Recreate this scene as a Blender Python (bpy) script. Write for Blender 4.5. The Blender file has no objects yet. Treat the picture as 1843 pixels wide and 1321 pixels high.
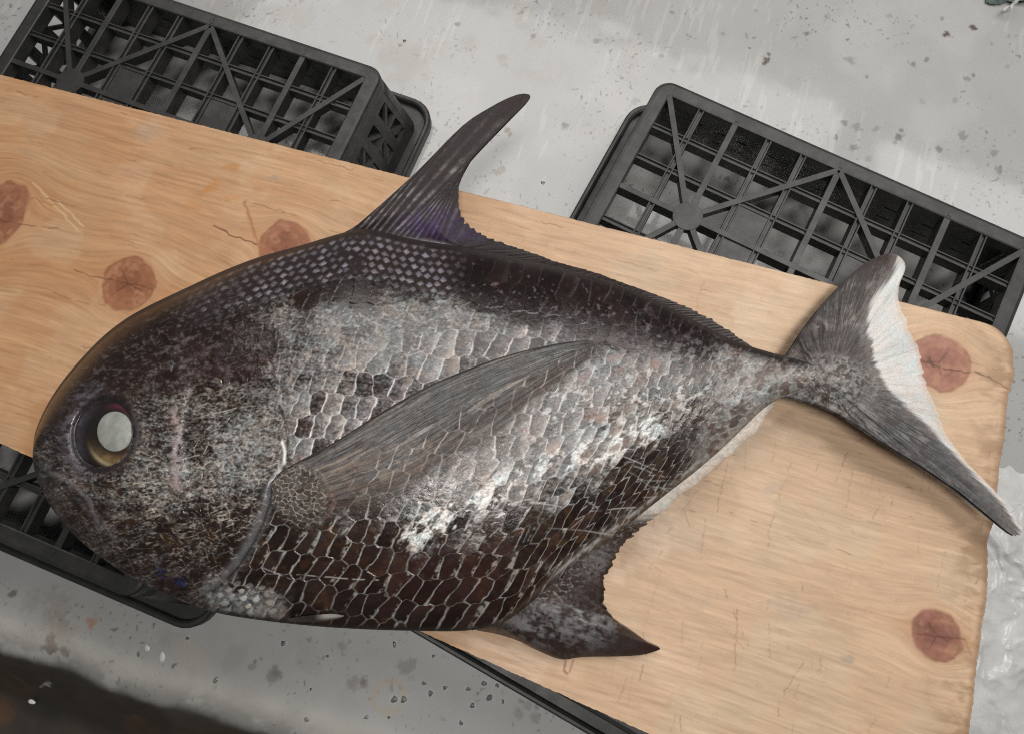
import bpy, math, random
import numpy as np
from mathutils import Matrix, Vector

random.seed(4)
S = 0.032                      # one crate cell in metres
HC = 3.05 * S                  # crate height
ZB = HC + 0.40 * S             # top of the board
F, TILT, ROLL = 1199.87, 0.22723, -0.138195
HCAM = HC + 16.434 * S

scene = bpy.context.scene
C = scene.collection

# ------------------------------------------------------------------ camera, light
ct, st = math.cos(TILT), math.sin(TILT)
cr, sr = math.cos(ROLL), math.sin(ROLL)
M = np.array([[1, 0, 0], [0, ct, -st], [0, st, ct]]) @ np.array([[cr, -sr, 0], [sr, cr, 0], [0, 0, 1]])
cam = bpy.data.cameras.new('camera')
cam.sensor_width = 36.0
cam.lens = F / 1843 * 36
cam.clip_start = 0.01
cam.clip_end = 100
camo = bpy.data.objects.new('camera', cam)
C.objects.link(camo)
mw = Matrix([list(M[0]) + [0], list(M[1]) + [0], list(M[2]) + [HCAM], [0, 0, 0, 1]])
camo.matrix_world = mw
scene.camera = camo

world = bpy.data.worlds.new('World')
scene.world = world
world.use_nodes = True
bg = world.node_tree.nodes['Background']
bg.inputs[0].default_value = (0.95, 0.97, 1.0, 1)
bg.inputs[1].default_value = 0.07


def area(name, loc, target, sx, sy, power, col):
    l = bpy.data.lights.new(name, 'AREA')
    l.shape = 'RECTANGLE'
    l.size, l.size_y = sx, sy
    l.energy = power
    l.color = col
    o = bpy.data.objects.new(name, l)
    C.objects.link(o)
    o.location = loc
    d = Vector(target) - Vector(loc)
    o.rotation_euler = d.to_track_quat('-Z', 'Y').to_euler()
    return o


def panel(name, cx, cy, h, sx, sy, deg, power):
    l = bpy.data.lights.new(name, 'AREA')
    l.shape = 'RECTANGLE'
    l.size, l.size_y = sx, sy
    l.energy = power
    l.color = (1.0, 0.98, 0.95)
    o = bpy.data.objects.new(name, l)
    C.objects.link(o)
    o.location = (cx, cy, h)
    o.rotation_euler = (0, 0, math.radians(deg))
    return o


panel('ceiling_panel', 0.12, 1.285, 1.35, 2.0, 0.80, -27.4, 16.5)
panel('ceiling_panel', 1.49, 0.64, 1.35, 0.75, 0.50, -27, 4.3)
area('key_lamp', (0.62, 0.30, 1.2), (0.15, 0.1, 0.1), 0.34, 0.26, 4.6, (1.0, 0.97, 0.93))
area('overhead_lamp', (0.06, -0.12, 1.35), (0.0, 0.05, 0.1), 0.34, 0.14, 9, (1.0, 0.97, 0.93))

vs = scene.view_settings
vs.view_transform = 'Standard'
vs.look = 'None'
vs.exposure = 0
vs.gamma = 1
scene.cycles.use_denoising = False
scene.cycles.filter_width = 1.1
scene.cycles.max_bounces = 8
scene.cycles.caustics_reflective = True
scene.cycles.caustics_refractive = True
scene.cycles.sample_clamp_indirect = 1.5
scene.cycles.sample_clamp_direct = 12


# ------------------------------------------------------------------ helpers
def U(px, py, z):
    """point of the photograph (photo pixels) -> world point on the plane of height z"""
    px = np.asarray(px, float)
    py = np.asarray(py, float)
    z = np.asarray(z, float)
    px, py, z = np.broadcast_arrays(px, py, z)
    d = np.stack([(px - 921.5) / F, -(py - 660.5) / F, -np.ones_like(px)], -1) @ M.T
    s = (z - HCAM) / d[..., 2]
    p = d * s[..., None]
    p[..., 2] += HCAM
    return p


def PX(x, y, z):
    """world -> photo pixels"""
    d = np.stack([x, y, np.asarray(z) - HCAM + 0 * x], -1) @ M
    return 921.5 - F * d[..., 0] / d[..., 2], 660.5 + F * d[..., 1] / d[..., 2]


def _hash(ix, iy, seed):
    h = (ix.astype(np.int64) * 374761393 + iy.astype(np.int64) * 668265263 + seed * 974634777) & 0xffffffff
    h = ((h ^ (h >> 13)) * 1274126177) & 0xffffffff
    h = ((h ^ (h >> 16)) * 2246822519) & 0xffffffff
    return ((h ^ (h >> 15)) & 0xffffff) / float(0x1000000)


def vnoise(x, y, seed=0):
    x = np.asarray(x, float)
    y = np.asarray(y, float)
    ix, iy = np.floor(x), np.floor(y)
    fx, fy = x - ix, y - iy
    fx = fx * fx * fx * (fx * (fx * 6 - 15) + 10)
    fy = fy * fy * fy * (fy * (fy * 6 - 15) + 10)
    a, b = _hash(ix, iy, seed), _hash(ix + 1, iy, seed)
    c, d = _hash(ix, iy + 1, seed), _hash(ix + 1, iy + 1, seed)
    return (a * (1 - fx) + b * fx) * (1 - fy) + (c * (1 - fx) + d * fx) * fy


def fbm(x, y, octv=4, seed=0, gain=0.5):
    t, a, n = 0, 1.0, 0
    x, y = np.broadcast_arrays(np.asarray(x, float), np.asarray(y, float))
    x, y = x * .906 - y * .423, x * .423 + y * .906
    for o in range(octv):
        t = t + a * vnoise(x * 2 ** o + 17.3 * o, y * 2 ** o - 9.1 * o, seed + o * 7)
        n += a
        a *= gain
        x, y = x * .8 - y * .6, x * .6 + y * .8      # turn each octave: no grid shows
    return t / n


def ridged(x, y, octv=3, seed=0):
    t, a, n = 0, 1.0, 0
    for o in range(octv):
        t = t + a * (1 - np.abs(2 * vnoise(np.asarray(x) * 2 ** o + 5.7 * o, np.asarray(y) * 2 ** o + 3.3 * o, seed + 11 * o) - 1))
        n += a
        a *= 0.55
    return t / n


def sst(a, b, x):
    t = np.clip((x - a) / (b - a), 0, 1)
    return t * t * (3 - 2 * t)


def pdist(x, y, poly):
    """distance to a polyline"""
    best = np.full(np.shape(x), 1e9)
    for (x0, y0), (x1, y1) in zip(poly[:-1], poly[1:]):
        dx, dy = x1 - x0, y1 - y0
        t = np.clip(((x - x0) * dx + (y - y0) * dy) / (dx * dx + dy * dy + 1e-12), 0, 1)
        best = np.minimum(best, np.hypot(x - x0 - t * dx, y - y0 - t * dy))
    return best


def tint(col, px, py, amt, seed):
    """small drifting differences of hue, as skin and slime have"""
    n = .6 * fbm(px / 30, py / 24, 3, seed) + .4 * fbm(px / 8, py / 7, 2, seed + 9) - .5
    m = .6 * fbm(px / 22, py / 26, 3, seed + 3) + .4 * fbm(px / 7, py / 6, 2, seed + 12) - .5
    return col * np.stack([1 + amt * n, 1 + amt * .35 * (m - n), 1 - amt * .9 * n + amt * .4 * m], -1)


def rgb(*c):
    return np.array(c, float)


def mixc(a, b, t):
    return a * (1 - t[..., None]) + b * t[..., None]


def smooth_poly(pts, n, it=2):
    """resample a polyline by arc length, lightly rounded"""
    p = np.array(pts, float)
    for _ in range(it):
        q = [p[0]]
        for a, b in zip(p[:-1], p[1:]):
            q += [a * .75 + b * .25, a * .25 + b * .75]
        q.append(p[-1])
        p = np.array(q)
    d = np.concatenate([[0], np.cumsum(np.hypot(*(np.diff(p, axis=0).T)))])
    t = np.linspace(0, d[-1], n)
    return np.stack([np.interp(t, d, p[:, 0]), np.interp(t, d, p[:, 1])], 1)


def vor(a, b, jit, seed, asp=1.0, side=False):
    """brick lattice cells: F1, F2, local coords, random id"""
    j0 = np.floor(b)
    F1 = np.full(a.shape, 9.0)
    F2 = np.full(a.shape, 9.0)
    la = np.zeros(a.shape)
    lb = np.zeros(a.shape)
    r1 = np.zeros(a.shape)
    r2 = np.zeros(a.shape)
    la2 = np.zeros(a.shape)
    lb2 = np.zeros(a.shape)
    for dj in (-1, 0, 1, 2):
        j = j0 + dj - 0.0
        off = 0.5 * (np.mod(j, 2))
        i0 = np.floor(a - off + .5)
        for di in (-1, 0, 1):
            i = i0 + di
            ra = _hash(i, j, seed)
            rb = _hash(i, j, seed + 1)
            da = a - (i + off + jit * (ra - .5))
            db = (b - (j + jit * (rb - .5)))
            d = np.sqrt(da * da + (db * asp) ** 2)
            m = d < F1
            m2 = ~m & (d < F2)
            la2 = np.where(m, la, np.where(m2, da, la2))
            lb2 = np.where(m, lb, np.where(m2, db, lb2))
            F2 = np.where(m, F1, np.minimum(F2, d))
            la = np.where(m, da, la)
            lb = np.where(m, db, lb)
            r1 = np.where(m, _hash(i, j, seed + 2), r1)
            r2 = np.where(m, _hash(i, j, seed + 3), r2)
            F1 = np.where(m, d, F1)
    if side:
        return F1, F2, la, lb, r1, r2, np.exp(-((lb2 - lb) / .45) ** 2)
    return F1, F2, la, lb, r1, r2


def mesh_np(name, co, faces, smooth=True):
    me = bpy.data.meshes.new(name)
    co = np.asarray(co, np.float32).reshape(-1, 3)
    faces = np.asarray(faces, np.int32)
    me.vertices.add(len(co))
    me.vertices.foreach_set('co', co.ravel())
    n, k = faces.shape
    me.loops.add(n * k)
    me.loops.foreach_set('vertex_index', faces.ravel())
    me.polygons.add(n)
    me.polygons.foreach_set('loop_start', np.arange(0, n * k, k, dtype=np.int32))
    me.update(calc_edges=True)
    me.validate()
    me.polygons.foreach_set('use_smooth', np.full(len(me.polygons), smooth))
    return me


def grid_faces(nr, nc, close_r=False, flip=False):
    r = np.arange(nr if close_r else nr - 1)
    c = np.arange(nc - 1)
    R, Cc = np.meshgrid(r, c, indexing='ij')
    R2 = (R + 1) % nr
    f = np.stack([R * nc + Cc, R * nc + Cc + 1, R2 * nc + Cc + 1, R2 * nc + Cc], -1).reshape(-1, 4)
    return f[:, ::-1] if flip else f


def add_col(me, name, c):
    at = me.attributes.new(name, 'FLOAT_COLOR', 'POINT')
    c = np.asarray(c, np.float32).reshape(-1, c.shape[-1])
    if c.shape[1] == 3:
        c = np.concatenate([c, np.ones((len(c), 1), np.float32)], 1)
    at.data.foreach_set('color', np.ascontiguousarray(c, np.float32).ravel())


def link(name, me, mat, parent=None):
    o = bpy.data.objects.new(name, me)
    C.objects.link(o)
    if mat is not None and not me.materials:
        me.materials.append(mat)
    if parent is not None:
        o.parent = parent
    return o


def tag(o, label=None, cat=None, group=None, kind=None):
    if label:
        o['label'] = label
    if cat:
        o['category'] = cat
    if group:
        o['group'] = group
    if kind:
        o['kind'] = kind
    return o


def empty(name, loc=(0, 0, 0), rz=0):
    o = bpy.data.objects.new(name, None)
    o.empty_display_size = 0.05
    C.objects.link(o)
    o.location = loc
    o.rotation_euler = (0, 0, rz)
    return o


class NT:
    def __init__(self, name):
        self.m = bpy.data.materials.new(name)
        self.m.use_nodes = True
        self.t = self.m.node_tree
        self.b = self.t.nodes['Principled BSDF']

    def n(self, typ, **kw):
        nd = self.t.nodes.new(typ)
        for k, v in kw.items():
            setattr(nd, k, v)
        return nd

    def l(self, a, b):
        self.t.links.new(a, b)

    def attr(self, name):
        return self.n('ShaderNodeAttribute', attribute_name=name)

    def math(self, op, a, b=None):
        nd = self.n('ShaderNodeMath', operation=op)
        for i, v in enumerate((a, b)):
            if v is None:
                continue
            if isinstance(v, (int, float)):
                nd.inputs[i].default_value = v
            else:
                self.l(v, nd.inputs[i])
        return nd.outputs[0]

    def noise(self, vec, scale, detail=3, rough=.5):
        nd = self.n('ShaderNodeTexNoise')
        nd.inputs['Scale'].default_value = scale
        nd.inputs['Detail'].default_value = detail
        nd.inputs['Roughness'].default_value = rough
        if vec is not None:
            self.l(vec, nd.inputs['Vector'])
        return nd.outputs[0]

    def rng(self, v, a, b, c, d):
        nd = self.n('ShaderNodeMapRange')
        nd.inputs[1].default_value, nd.inputs[2].default_value = a, b
        nd.inputs[3].default_value, nd.inputs[4].default_value = c, d
        self.l(v, nd.inputs[0])
        return nd.outputs[0]

    def mix(self, fac, a, b, mode='MIX'):
        nd = self.n('ShaderNodeMix', data_type='RGBA', blend_type=mode)
        for i, v in ((0, fac), (6, a), (7, b)):
            if isinstance(v, (int, float)):
                nd.inputs[i].default_value = v
            elif isinstance(v, tuple):
                nd.inputs[i].default_value = v + (1,) if len(v) == 3 else v
            else:
                self.l(v, nd.inputs[i])
        return nd.outputs[2]

    def bump(self, h, strength, dist=.001):
        nd = self.n('ShaderNodeBump')
        nd.inputs['Strength'].default_value = strength
        nd.inputs['Distance'].default_value = dist
        self.l(h, nd.inputs['Height'])
        self.l(nd.outputs[0], self.b.inputs['Normal'])

    def obj(self):
        return self.n('ShaderNodeTexCoord').outputs['Object']


# ------------------------------------------------------------------ materials
def mat_attr(name, fine=900, fine_amt=.35, bump=.25, coat=.0, spec=.5):
    """colour in attribute Col (alpha channel = roughness)"""
    m = NT(name)
    a = m.attr('Col')
    nz = m.noise(m.obj(), fine, 4, .6)
    f = m.rng(nz, .25, .75, 1 - fine_amt, 1 + fine_amt)
    cb = m.n('ShaderNodeCombineColor')
    for i in range(3):
        m.l(f, cb.inputs[i])
    m.l(m.mix(1.0, a.outputs['Color'], cb.outputs[0], 'MULTIPLY'), m.b.inputs['Base Color'])
    m.l(a.outputs['Alpha'], m.b.inputs['Roughness'])
    m.b.inputs['Specular IOR Level'].default_value = spec
    m.b.inputs['Coat Weight'].default_value = coat
    m.b.inputs['Coat Roughness'].default_value = .09 if coat > .9 else .12
    m.bump(nz, bump, .0006)
    return m


m_floor = mat_attr('wet grey floor', 700, .07, .03, coat=1.0).m
m_skin = mat_attr('fish skin', 1400, .35, .2, coat=.08).m
m_fin = mat_attr('fin membrane', 1500, .3, .3, coat=.03, spec=.22)
_aa = m_fin.attr('Alpha')
m_fin.l(_aa.outputs['Fac'], m_fin.b.inputs['Alpha'])
m_fin = m_fin.m

_p = NT('black crate plastic')
_nz = _p.noise(_p.obj(), 60, 5, .65)
_nf = _p.noise(_p.obj(), 900, 2)
_p.l(_p.mix(_p.rng(_nz, .4, .75, 0, 1), (.018, .018, .018), (.042, .041, .039)), _p.b.inputs['Base Color'])
_p.l(_p.rng(_nz, .3, .7, .5, .38), _p.b.inputs['Roughness'])
_p.b.inputs['Specular IOR Level'].default_value = .5
_p.bump(_nf, .05, .0004)
m_crate = _p.m

_p = NT('wet eye')
_a = _p.attr('Col')
_p.l(_a.outputs['Color'], _p.b.inputs['Base Color'])
_p.b.inputs['Roughness'].default_value = .25
_p.b.inputs['Specular IOR Level'].default_value = .3
_p.b.inputs['Coat Weight'].default_value = .15
_p.b.inputs['Coat Roughness'].default_value = .05
m_eye = _p.m

_p = NT('cloudy lens')
_nz = _p.noise(_p.obj(), 160, 4, .6)
_p.l(_p.mix(_p.rng(_nz, .3, .7, 0, 1), (.22, .228, .21), (.34, .35, .32)), _p.b.inputs['Base Color'])
_p.b.inputs['Roughness'].default_value = .5
_p.b.inputs['Specular IOR Level'].default_value = .2
_p.b.inputs['Coat Weight'].default_value = .06
_p.b.inputs['Subsurface Weight'].default_value = .1
_p.b.inputs['Subsurface Scale'].default_value = .002
m_lens = _p.m

_p = NT('crumpled plastic film')
_nz = _p.noise(_p.obj(), 30, 5, .6)
_p.l(_p.mix(_p.rng(_nz, .3, .7, 0, 1), (.42, .42, .415), (.62, .62, .61)), _p.b.inputs['Base Color'])
_p.b.inputs['Roughness'].default_value = .3
_p.b.inputs['Specular IOR Level'].default_value = .4
m_film = _p.m

_p = NT('water')
_p.b.inputs['Base Color'].default_value = (1, 1, 1, 1)
_p.b.inputs['Roughness'].default_value = .02
_p.b.inputs['IOR'].default_value = 1.33
_p.b.inputs['Transmission Weight'].default_value = 1
m_water = _p.m


def plain(name, c, r=.5):
    p = NT(name)
    nz = p.noise(p.obj(), 300, 4, .6)
    c2 = tuple(min(1, v * 1.35) for v in c)
    c1 = tuple(v * .7 for v in c)
    p.l(p.mix(p.rng(nz, .3, .7, 0, 1), c1, c2), p.b.inputs['Base Color'])
    p.b.inputs['Roughness'].default_value = r
    p.bump(nz, .2, .0005)
    return p.m


m_green = plain('dark green netting', (.025, .05, .042), .45)
m_white = plain('pale fish scale', (.62, .62, .58), .3)

# ------------------------------------------------------------------ floor
LIP = [(-400, 1010), (0, 1150), (121, 1184), (243, 1235), (365, 1266), (486, 1302), (560, 1325), (800, 1410), (1200, 1560)]
BL = [  # stains on the floor: photo x, y, radius, darkness, kind
    (1697, 35, 6, .6, 0), (1705, 61, 9, .9, 1), (1754, 51, 9, .9, 1), (1531, 109, 10, .5, 0), (1644, 117, 9, .7, 0),
    (1669, 108, 6, .7, 0), (1742, 143, 8, .6, 0), (1753, 137, 4, .8, 0), (1518, 221, 6, .7, 0), (1544, 229, 10, .5, 0),
    (1577, 233, 7, .4, 0), (1619, 246, 8, .95, 0), (1622, 236, 5, .8, 0), (1611, 258, 4, .6, 0), (1691, 270, 8, .8, 0),
    (1734, 245, 8, .6, 0), (1791, 276, 7, .6, 0), (1534, 267, 8, .5, 0), (1563, 287, 6, .4, 0), (1379, 108, 7, .8, 1),
    (1383, 98, 5, .8, 1), (1376, 116, 5, .8, 1), (908, 108, 14, .35, 2), (913, 236, 8, .8, 2), (918, 243, 5, .8, 2),
    (1016, 227, 7, .6, 0), (902, 307, 9, .5, 2), (893, 311, 6, .6, 2), (1799, 307, 10, .7, 0), (1521, 224, 5, .6, 0),
    (1073, 74, 7, .7, 0), (822, 45, 5, .6, 1), (1209, 23, 5, .6, 0), (1538, 267, 7, .5, 0), (1017, 225, 6, .6, 0),
    (1016, 280, 4, .8, 0), (1055, 187, 3, .6, 0), (1142, 182, 7, .4, 0), (1210, 128, 6, .4, 2), (1190, 100, 5, .4, 1),
    (1360, 20, 5, .4, 0), (1450, 60, 6, .4, 0), (1600, 30, 6, .3, 0), (1560, 140, 4, .6, 0), (1400, 170, 5, .4, 0),
    (23, 1066, 6, .9, 0), (91, 1162, 15, .9, 1), (115, 1171, 8, .8, 1), (163, 1117, 9, .55, 3), (163, 1127, 5, .6, 3),
    (340, 1175, 27, .35, 4), (492, 1215, 12, .6, 0), (501, 1211, 7, .6, 0), (453, 1201, 6, .5, 0), (389, 1235, 4, .7, 0),
    (640, 1226, 12, .35, 1), (655, 1233, 8, .35, 1), (731, 1198, 13, .5, 0), (613, 1163, 8, .4, 0), (554, 1150, 6, .6, 0),
    (949, 1270, 9, .4, 0), (935, 1285, 9, .4, 0), (960, 1290, 9, .45, 0), (938, 1262, 5, .6, 0), (966, 1272, 5, .6, 0),
    (477, 1165, 5, .5, 4), (18, 12, 6, .8, 1), (5, 30, 8, .3, 2), (1490, 30, 5, .3, 0), (1300, 60, 4, .4, 0),
    (470, 1185, 3, .7, 0), (459, 1190, 3, .8, 0), (100, 1100, 30, .22, 2), (110, 1130, 26, .2, 2), (60, 1085, 20, .2, 0),
    (1813, 120, 6, .3, 0), (1785, 78, 5, .4, 0), (1720, 180, 5, .35, 0), (1660, 185, 6, .25, 0), (1625, 60, 5, .2, 0)]


def build_floor():
    dx = np.arange(-.54, .64, .00125)
    dy = np.arange(-.25, .68, .00125)
    xs = np.concatenate([[-4, -2, -1.5], np.arange(-1.2, -.541, .008), dx, np.arange(.645, 1.25, .008), [1.5, 2, 4]])
    ys = np.concatenate([[-4, -2, -1.3], np.arange(-.9, -.251, .008), dy, np.arange(.686, 1.3, .008), [1.5, 2, 4]])
    X, Y = np.meshgrid(xs, ys, indexing='ij')
    q = U([p[0] for p in LIP], [p[1] for p in LIP], 0)
    lip = [(a, b) for a, b in q[:, :2]]
    d = pdist(X, Y, lip)
    ly = np.interp(X, [p[0] for p in lip], [p[1] for p in lip])
    sd = np.where(Y < ly, d, -d)                              # >0 inside the gutter
    sd = sd + .006 * (fbm(X * 25, Y * 25, 3, 5) - .5)
    Z = -.07 * sst(.0, .085, sd) - .004 * sst(-.02, .01, sd) + .0022 * np.exp(-((sd + .012) / .014) ** 2)
    Z += .0006 * (fbm(X * 14, Y * 14, 3, 8) - .5)
    px, py = PX(X, Y, Z)
    base = rgb(.355, .354, .345)
    col = np.broadcast_to(base, X.shape + (3,)).copy()
    n1 = fbm(X * 9, Y * 9, 5, 21)
    n2 = fbm(X * 40, Y * 40, 4, 33)
    col *= (1 + .14 * (n1 - .5) + .10 * (n2 - .5))[..., None]
    # warm grime between and behind the crates
    g = np.exp(-(((px - 760) / 420) ** 2 + ((py - 70) / 190) ** 2))
    gr = g * sst(.48, .72, fbm(X * 48, Y * 48, 5, 40)) * .42
    col = mixc(col, rgb(.30, .25, .21), gr)
    gl = np.exp(-(((px - 200) / 420) ** 2 + ((py - 1190) / 90) ** 2))
    col = mixc(col, rgb(.26, .235, .20), gl * sst(.52, .72, fbm(X * 46, Y * 46, 5, 44)) * .4)
    # soft pale patches, fading out towards the near side
    rs = sst(.5, .72, fbm(X * 12 + 3, Y * 12, 4, 51)) * sst(900, 500, py)
    col = mixc(col, rgb(.60, .59, .57), rs * .16)
    # thin pale slanting streaks on the far part
    stx = X * .90 - Y * .44
    sty = Y * .90 + X * .44
    dm = sst(.60, .74, fbm(stx * 190, sty * 26, 3, 53)) * sst(.50, .64, fbm(X * 11, Y * 11, 3, 55)) * sst(520, 330, py)
    col = mixc(col, rgb(.60, .59, .57), dm * .22)
    # speckle
    sp = sst(.735, .82, fbm(X * 230, Y * 230, 3, 60)) * sst(.50, .66, fbm(X * 13, Y * 13, 4, 62))
    col = mixc(col, rgb(.20, .17, .145), sp * .6)
    sp = sst(.86, .93, vnoise(X * 340, Y * 340, 64)) * sst(.52, .66, fbm(X * 20, Y * 20, 3, 66))
    col = mixc(col, rgb(.10, .085, .075), sp * .7)
    wob = fbm(X * 160, Y * 160, 3, 70) - .5
    wob2 = fbm(X * 330, Y * 330, 2, 71) - .5
    kinds = [rgb(.15, .14, .13), rgb(.06, .03, .022), rgb(.20, .13, .07), rgb(.36, .16, .08), rgb(.44, .37, .25)]
    for bx, by, r, k, kd in BL:
        w = U(bx, by, 0)
        R = r * .00052
        box = (np.abs(X - w[0]) < R * 3) & (np.abs(Y - w[1]) < R * 3)
        if not box.any():
            continue
        dd = np.hypot(X[box] - w[0], (Y[box] - w[1])) / R + 1.5 * wob[box] + 1.1 * wob2[box]
        mk = sst(1.25, .55, dd) * k
        if kd == 4:
            mk = mk * .8
        col[box] = mixc(col[box], kinds[kd], mk)
    # a yellowish ring
    w = U(698, 1253, 0)
    rr = np.hypot(X - w[0], Y - w[1]) / .0125 + .5 * wob
    col = mixc(col, rgb(.40, .33, .20), np.exp(-((rr - 1) / .22) ** 2) * .5)
    # gutter
    lipm = np.exp(-((sd + .010) / .013) ** 2)
    col = mixc(col, rgb(.56, .53, .47), lipm * .5 * (0.4 + n2))
    wet = sst(.004, .015, sd + .005 * (fbm(X * 60, Y * 60, 4, 80) - .5))
    gut = mixc(np.broadcast_to(rgb(.035, .028, .02), col.shape), rgb(.15, .06, .02), sst(.52, .72, fbm(X * 22, Y * 22, 4, 82)) * sst(.06, .12, sd) * .8)
    gut = gut * (.6 + .8 * n2)[..., None]
    col = mixc(col, gut, wet)
    edge = np.exp(-((sd - .004) / .010) ** 2) * sst(.42, .6, fbm(X * 45, Y * 80, 4, 84))
    col = mixc(col, rgb(.10, .09, .07), edge * .35)
    rough = .55 + .25 * (fbm(X * 10, Y * 10, 4, 90) - .5) + .2 * (n2 - .5)
    rough = np.clip(rough, .16, .7) + .1 * wet
    me = mesh_np('floor', np.stack([X, Y, Z], -1), grid_faces(len(xs), len(ys), flip=False))
    add_col(me, 'Col', np.concatenate([np.clip(col, 0.004, .9), rough[..., None]], -1))
    tag(link('floor', me, m_floor), kind='structure')


build_floor()


# ------------------------------------------------------------------ crates
class MB:
    def __init__(self):
        self.v, self.f = [], []

    def box(self, x0, x1, y0, y1, z0, z1):
        self.prism([(x0, y0), (x1, y0), (x1, y1), (x0, y1)], z0, z1)

    def prism(self, poly, z0, z1, ch=.006):
        """polygon prism with a small chamfer on the top edge"""
        n = len(poly)
        cx = sum(p[0] for p in poly) / n
        cy = sum(p[1] for p in poly) / n
        b = len(self.v)

        def inset(p):
            dx, dy = cx - p[0], cy - p[1]
            sx = math.copysign(min(ch, abs(dx)), dx)
            sy = math.copysign(min(ch, abs(dy)), dy)
            return (p[0] + sx, p[1] + sy)
        for p in poly:
            self.v.append((p[0], p[1], z0))
        for p in poly:
            self.v.append((p[0], p[1], z1 - ch))
        for p in poly:
            i = inset(p)
            self.v.append((i[0], i[1], z1))
        self.f.append([b + i for i in range(n)][::-1])
        self.f.append([b + 2 * n + i for i in range(n)])
        for k in (0, n):
            for i in range(n):
                j = (i + 1) % n
                self.f.append([b + k + i, b + k + j, b + k + n + j, b + k + n + i])

    def bar(self, p0, p1, w, z0, z1):
        dx, dy = p1[0] - p0[0], p1[1] - p0[1]
        L = math.hypot(dx, dy)
        nx, ny = -dy / L * w / 2, dx / L * w / 2
        self.prism([(p0[0] - nx, p0[1] - ny), (p1[0] - nx, p1[1] - ny), (p1[0] + nx, p1[1] + ny), (p0[0] + nx, p0[1] + ny)], z0, z1)

    def loft(self, loops):
        b = len(self.v)
        n = len(loops[0])
        for lp in loops:
            self.v += lp
        for k in range(len(loops) - 1):
            for i in range(n):
                j = (i + 1) % n
                self.f.append([b + k * n + i, b + k * n + j, b + (k + 1) * n + j, b + (k + 1) * n + i])

    def mesh(self, name, sc=S, smooth=False):
        me = bpy.data.meshes.new(name)
        me.from_pydata([(x * sc, y * sc, z * sc) for x, y, z in self.v], [], self.f)
        me.update()
        if smooth:
            for p in me.polygons:
                p.use_smooth = True
        return me


B = 1.0245
RIM = .42


def rrect(hx, hy, r, z, n=7):
    out = []
    for cx, cy, a0 in ((hx - r, hy - r, 0), (-hx + r, hy - r, 90), (-hx + r, -hy + r, 180), (hx - r, -hy + r, 270)):
        for k in range(n):
            a = math.radians(a0 + 90 * k / (n - 1))
            out.append((cx + r * math.cos(a), cy + r * math.sin(a), z))
    return out


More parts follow.
